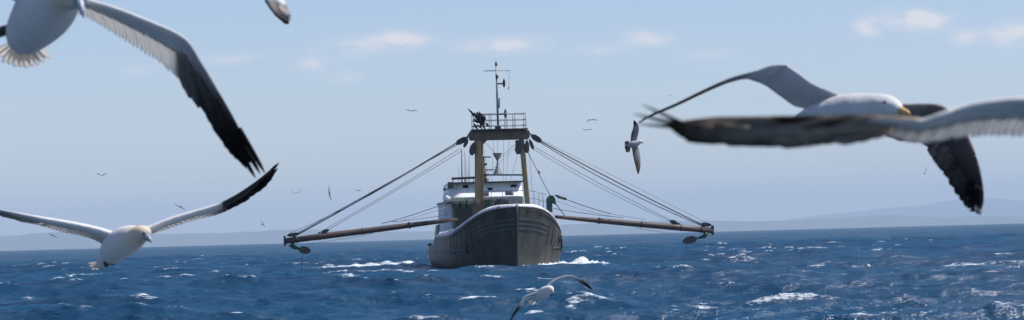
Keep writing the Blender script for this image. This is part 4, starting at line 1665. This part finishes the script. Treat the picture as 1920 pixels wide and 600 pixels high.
# --- gull banking right of the trawler, its shade painted as a grey tint
def gull_bank():
    d = 66.0
    body = ring_body([(1176, 274, d + .06, .02, .1, 0), (1181, 272, d + .02, .07, .38, 0), (1187, 270.5, d - .02, .085, .38, 0), (1194, 269, d - .05, .07, .3, 0), (1199, 267, d - .08, .05, 0, 0), (1202, 265.8, d - .1, .046, 0, 0), (1204, 266.5, d - .11, .02, .1, 0)], 14, 26)
    wu = Wing([(1195, 270, d, 1182, 272, d + .08, .38), (1194.5, 262, d, 1182, 262, d + .1, .38), (1198, 246, d, 1183.5, 250, d + .12, .42), (1197.5, 236, d, 1187, 239, d + .14, .35), (1193, 229, d, 1187.5, 231, d + .14, .7), (1189, 225.5, d, 1187.5, 226.5, d + .14, .9)], upv=(0, -1, .4), camber=.06, m=26)
    wd = Wing([(1196, 271, d, 1183, 271, d - .04, .38), (1198.5, 279, d, 1184.5, 279, d - .06, .40), (1200.5, 292, d, 1186.5, 292, d - .08, .42), (1201.3, 305, d, 1189.5, 305, d - .08, .5), (1200.3, 316, d, 1192.5, 317, d - .08, .6), (1197.5, 326, d, 1195.5, 326, d - .08, .95)], upv=(0, -1, .4), camber=.06, m=26)
    o = join_body('gull', [body, wu.loft(.97, .07, 10), wd.loft(.97, .07, 10)])
    tag(o, 'shade-grey gull banking on vertical wings between the trawler and the large gull', 'bird', 'gulls in the middle distance')
    tail_fan(o, (1180, 272, d + .02), [(1173, 265, d + .1), (1172, 270, d + .1), (1172.5, 275.5, d + .1), (1173.5, 280, d + .1), (1176, 285.5, d + .1)], .12, tint=.36)
    beak(o, P(1203.5, 266.2, d - .11), P(1207.5, 269, d - .13), .018, M['beak_yellow'])


gull_bank()


# --- white gull skimming the waves at the bottom
def gull_low():
    d = 38.0
    body = ring_body([(1000, 564, d + .20, .012, .1, 0), (1006, 560, d + .12, .045, .06, 0), (1014, 553, d + .02, .075, .10, 0), (1022, 547, d - .06, .078, .08, 0), (1029, 543, d - .12, .06, .0, 0), (1033, 543, d - .16, .05, 0, 0), (1036, 545.5, d - .19, .02, .05, .1)], 16, 30)
    wr = Wing([(1022, 542, d - .02, 1018, 551, d + .12, .05), (1030, 532, d - .02, 1027, 539, d + .14, .03), (1042, 523, d - .02, 1040, 529, d + .16, .03), (1055, 518.5, d - .02, 1054, 524, d + .16, .04), (1067, 516.5, d - .02, 1067, 523, d + .16, .06), (1080, 519.5, d - .02, 1080, 527, d + .15, .2), (1095, 527, d - .0, 1093, 534, d + .12, .6), (1104, 534, d + .02, 1101, 539, d + .1, .9), (1111, 542.5, d + .05, 1110, 543.5, d + .06, 1)], camber=.06, m=34)
    wl = Wing([(1016, 548, d - .02, 1012, 560, d + .12, .05), (1004, 549, d - .02, 1003, 556, d + .14, .03), (991, 553, d - .02, 992, 559, d + .16, .03), (981, 558, d - .02, 984, 565, d + .15, .05), (975, 566, d - .0, 980, 573, d + .12, .15), (968, 578, d + .01, 973, 582, d + .1, .75), (961, 590, d + .02, 965, 592, d + .08, 1), (956, 601, d + .04, 957, 602, d + .06, 1)], camber=.06, m=32)
    o = join_body('gull', [body, wr.loft(.97, .09, 10), wl.loft(.97, .09, 10)])
    tag(o, 'white gull with black wingtips skimming the waves below the trawler bow', 'bird', 'gulls in the middle distance')
    beak(o, P(1035.5, 545, d - .19), P(1038.5, 549.5, d - .23), .016, M['beak_yellow'])
    tail_fan(o, (1004, 561.5, d + .14), [(992, 567, d + .3), (994, 570, d + .3), (998, 571.5, d + .3)], .06)


gull_low()


# --- specks: distant gulls, each posed from its own silhouette
def small_gull(pts, d, label, chord=.17, tint=.35, tail=None, head=None, body_r=.075, group='distant gulls circling the trawler', edge=None):
    """pts: wing line from tip to tip through wrist, shoulder, shoulder, wrist"""
    n = len(pts)
    mid = n // 2
    mpx = FPX / d                                  # pixels per metre there
    ca = edge or (0.12, 0.5)
    st = []
    for i, (x, y) in enumerate(pts):
        f = abs(i - (n - 1) / 2) / ((n - 1) / 2)
        c = chord * (1.0 - .75 * f ** 3) * mpx
        st.append((x, y, d - .04, x + ca[0] * c, y + ca[1] * c, d + .10, tint + (.45 if f > .75 else 0)))
    w = Wing(st, camber=.06, m=26)
    cx, cy = ((pts[mid - 1][0] + pts[mid][0]) / 2, (pts[mid - 1][1] + pts[mid][1]) / 2) if n % 2 == 0 else pts[mid]
    hd = head or (cx + 3, cy + 1)
    tl = tail or (cx - 3, cy + 2)
    body = ring_body([(tl[0], tl[1], d + .2, .02, tint, 0), ((tl[0] + cx) / 2, (tl[1] + cy) / 2 + .4, d + .1, body_r * .8, tint * .6, 0), (cx, cy + .5, d, body_r, tint * .5, 0), ((hd[0] + cx) / 2, (hd[1] + cy) / 2 + .3, d - .1, body_r * .75, tint * .4, 0), (hd[0], hd[1], d - .2, .02, tint * .6, 0)], 10, 14)
    o = join_body('gull', [body, w.loft(.98, .08, 8)])
    tag(o, label, 'bird', group)
    return o


small_gull([(180, 326.5), (184, 325.5), (188, 327), (191, 328), (195, 326.5), (200, 325.5)], 260, 'tiny gull level between the overhead gannet wing and the low gannet', head=(186.5, 329), tail=(191, 328))
small_gull([(326, 381), (331, 384), (336, 386.5), (339, 388), (344, 390.5), (348, 392)], 260, 'small gull tilted down rightward above the low gannet raised white wing', tint=.45, head=(342, 386), tail=(334, 386))
small_gull([(489, 413), (490.5, 416), (492, 419.5), (493, 421), (495, 424), (497, 427)], 300, 'small gull steeply tilted between the raised black wingtip and the boom end', tint=.55, edge=(.5, .1), head=(494, 419), tail=(490, 421))
small_gull([(617, 348), (617.5, 354), (618, 360), (618.5, 364), (620, 371), (624, 376)], 220, 'gull with wings in a vertical line above the left boom', tint=.6, edge=(-.45, .05), head=(619.5, 361), tail=(616, 360))
small_gull([(666, 357), (668.5, 356), (670.5, 356.8), (672, 357), (674, 356), (677, 357)], 330, 'tiny dark gull speck just above the long wires to the left boom', tint=.6, head=(672, 358), tail=(670, 357))
small_gull([(543, 355), (548, 359), (553, 361.5), (556, 361.5), (562, 358), (566, 352)], 330, 'faint pale gull in a shallow vee high above the left boom end', tint=.25, body_r=.05, chord=.12, head=(555, 363), tail=(553, 361))
small_gull([(761, 207), (765, 205.5), (769, 206.5), (773, 207), (778, 205.8), (784, 207.5)], 280, 'flat winged gull high in the sky left of the trawler mast', tint=.45, head=(766, 208), tail=(775, 206))
small_gull([(1099, 229), (1103, 225), (1108, 223.5), (1111, 223.5), (1116, 224), (1121, 225.5)], 290, 'upper of two gulls right of the trawler gantry, wings arched', tint=.45, chord=.19, head=(1107, 226), tail=(1111, 225))
small_gull([(1092, 241.5), (1095, 242), (1098, 243), (1100, 243), (1104, 242), (1111, 242.5)], 310, 'lower of two gulls right of the trawler gantry, wings level', tint=.5, head=(1096, 244), tail=(1101, 243))
small_gull([(1254, 180), (1256, 178.6), (1257.5, 179), (1258.5, 179), (1260, 178.6), (1262, 180)], 600, 'faintest dark speck of a gull just above the large gull thin far wing', tint=.5, head=(1259, 179.6), tail=(1257, 179.4))
small_gull([(1730, 326), (1732, 325.5), (1734, 325), (1735, 323), (1736.5, 317), (1738, 312)], 300, 'tiny gull shaped like a tick left of the large gull wingtip', tint=.7, edge=(-.35, .2), head=(1731, 325.5), tail=(1736, 325))
small_gull([(90, 437), (94, 438.5), (97, 440), (99, 441), (103, 443), (108, 446)], 300, 'faint gull against the far hills under the low gannet left wing', tint=.4, head=(101, 440), tail=(95, 441))
small_gull([(1619, 509), (1621.5, 502), (1626, 498.5), (1630, 497.5), (1637, 497), (1645, 497.8)], 120, 'white gull skimming the open sea right of the boom end, wing curved', tint=.05, chord=.2, head=(1630, 500), tail=(1624, 501))


# ------------------------------------------------------------------ air
def build_haze():
    x, y0, y1, z0, z1 = 70000, -62000, 72000, -2.4, 960
    k = MB()
    k.box((-x, y0, z0), (x, y1, z1))
    m = bpy.data.materials.new('sea haze')
    m.use_nodes = True
    N, L = m.node_tree.nodes, m.node_tree.links
    N.remove(N['Principled BSDF'])
    v = N.new('ShaderNodeVolumePrincipled')
    v.inputs['Color'].default_value = (.63, .805, 1.0, 1)
    v.inputs['Density'].default_value = 3.5e-5
    v.inputs['Anisotropy'].default_value = 0.0
    L.new(v.outputs[0], N['Material Output'].inputs['Volume'])
    o = k.build('haze', m)
    tag(o, kind='stuff')


build_haze()
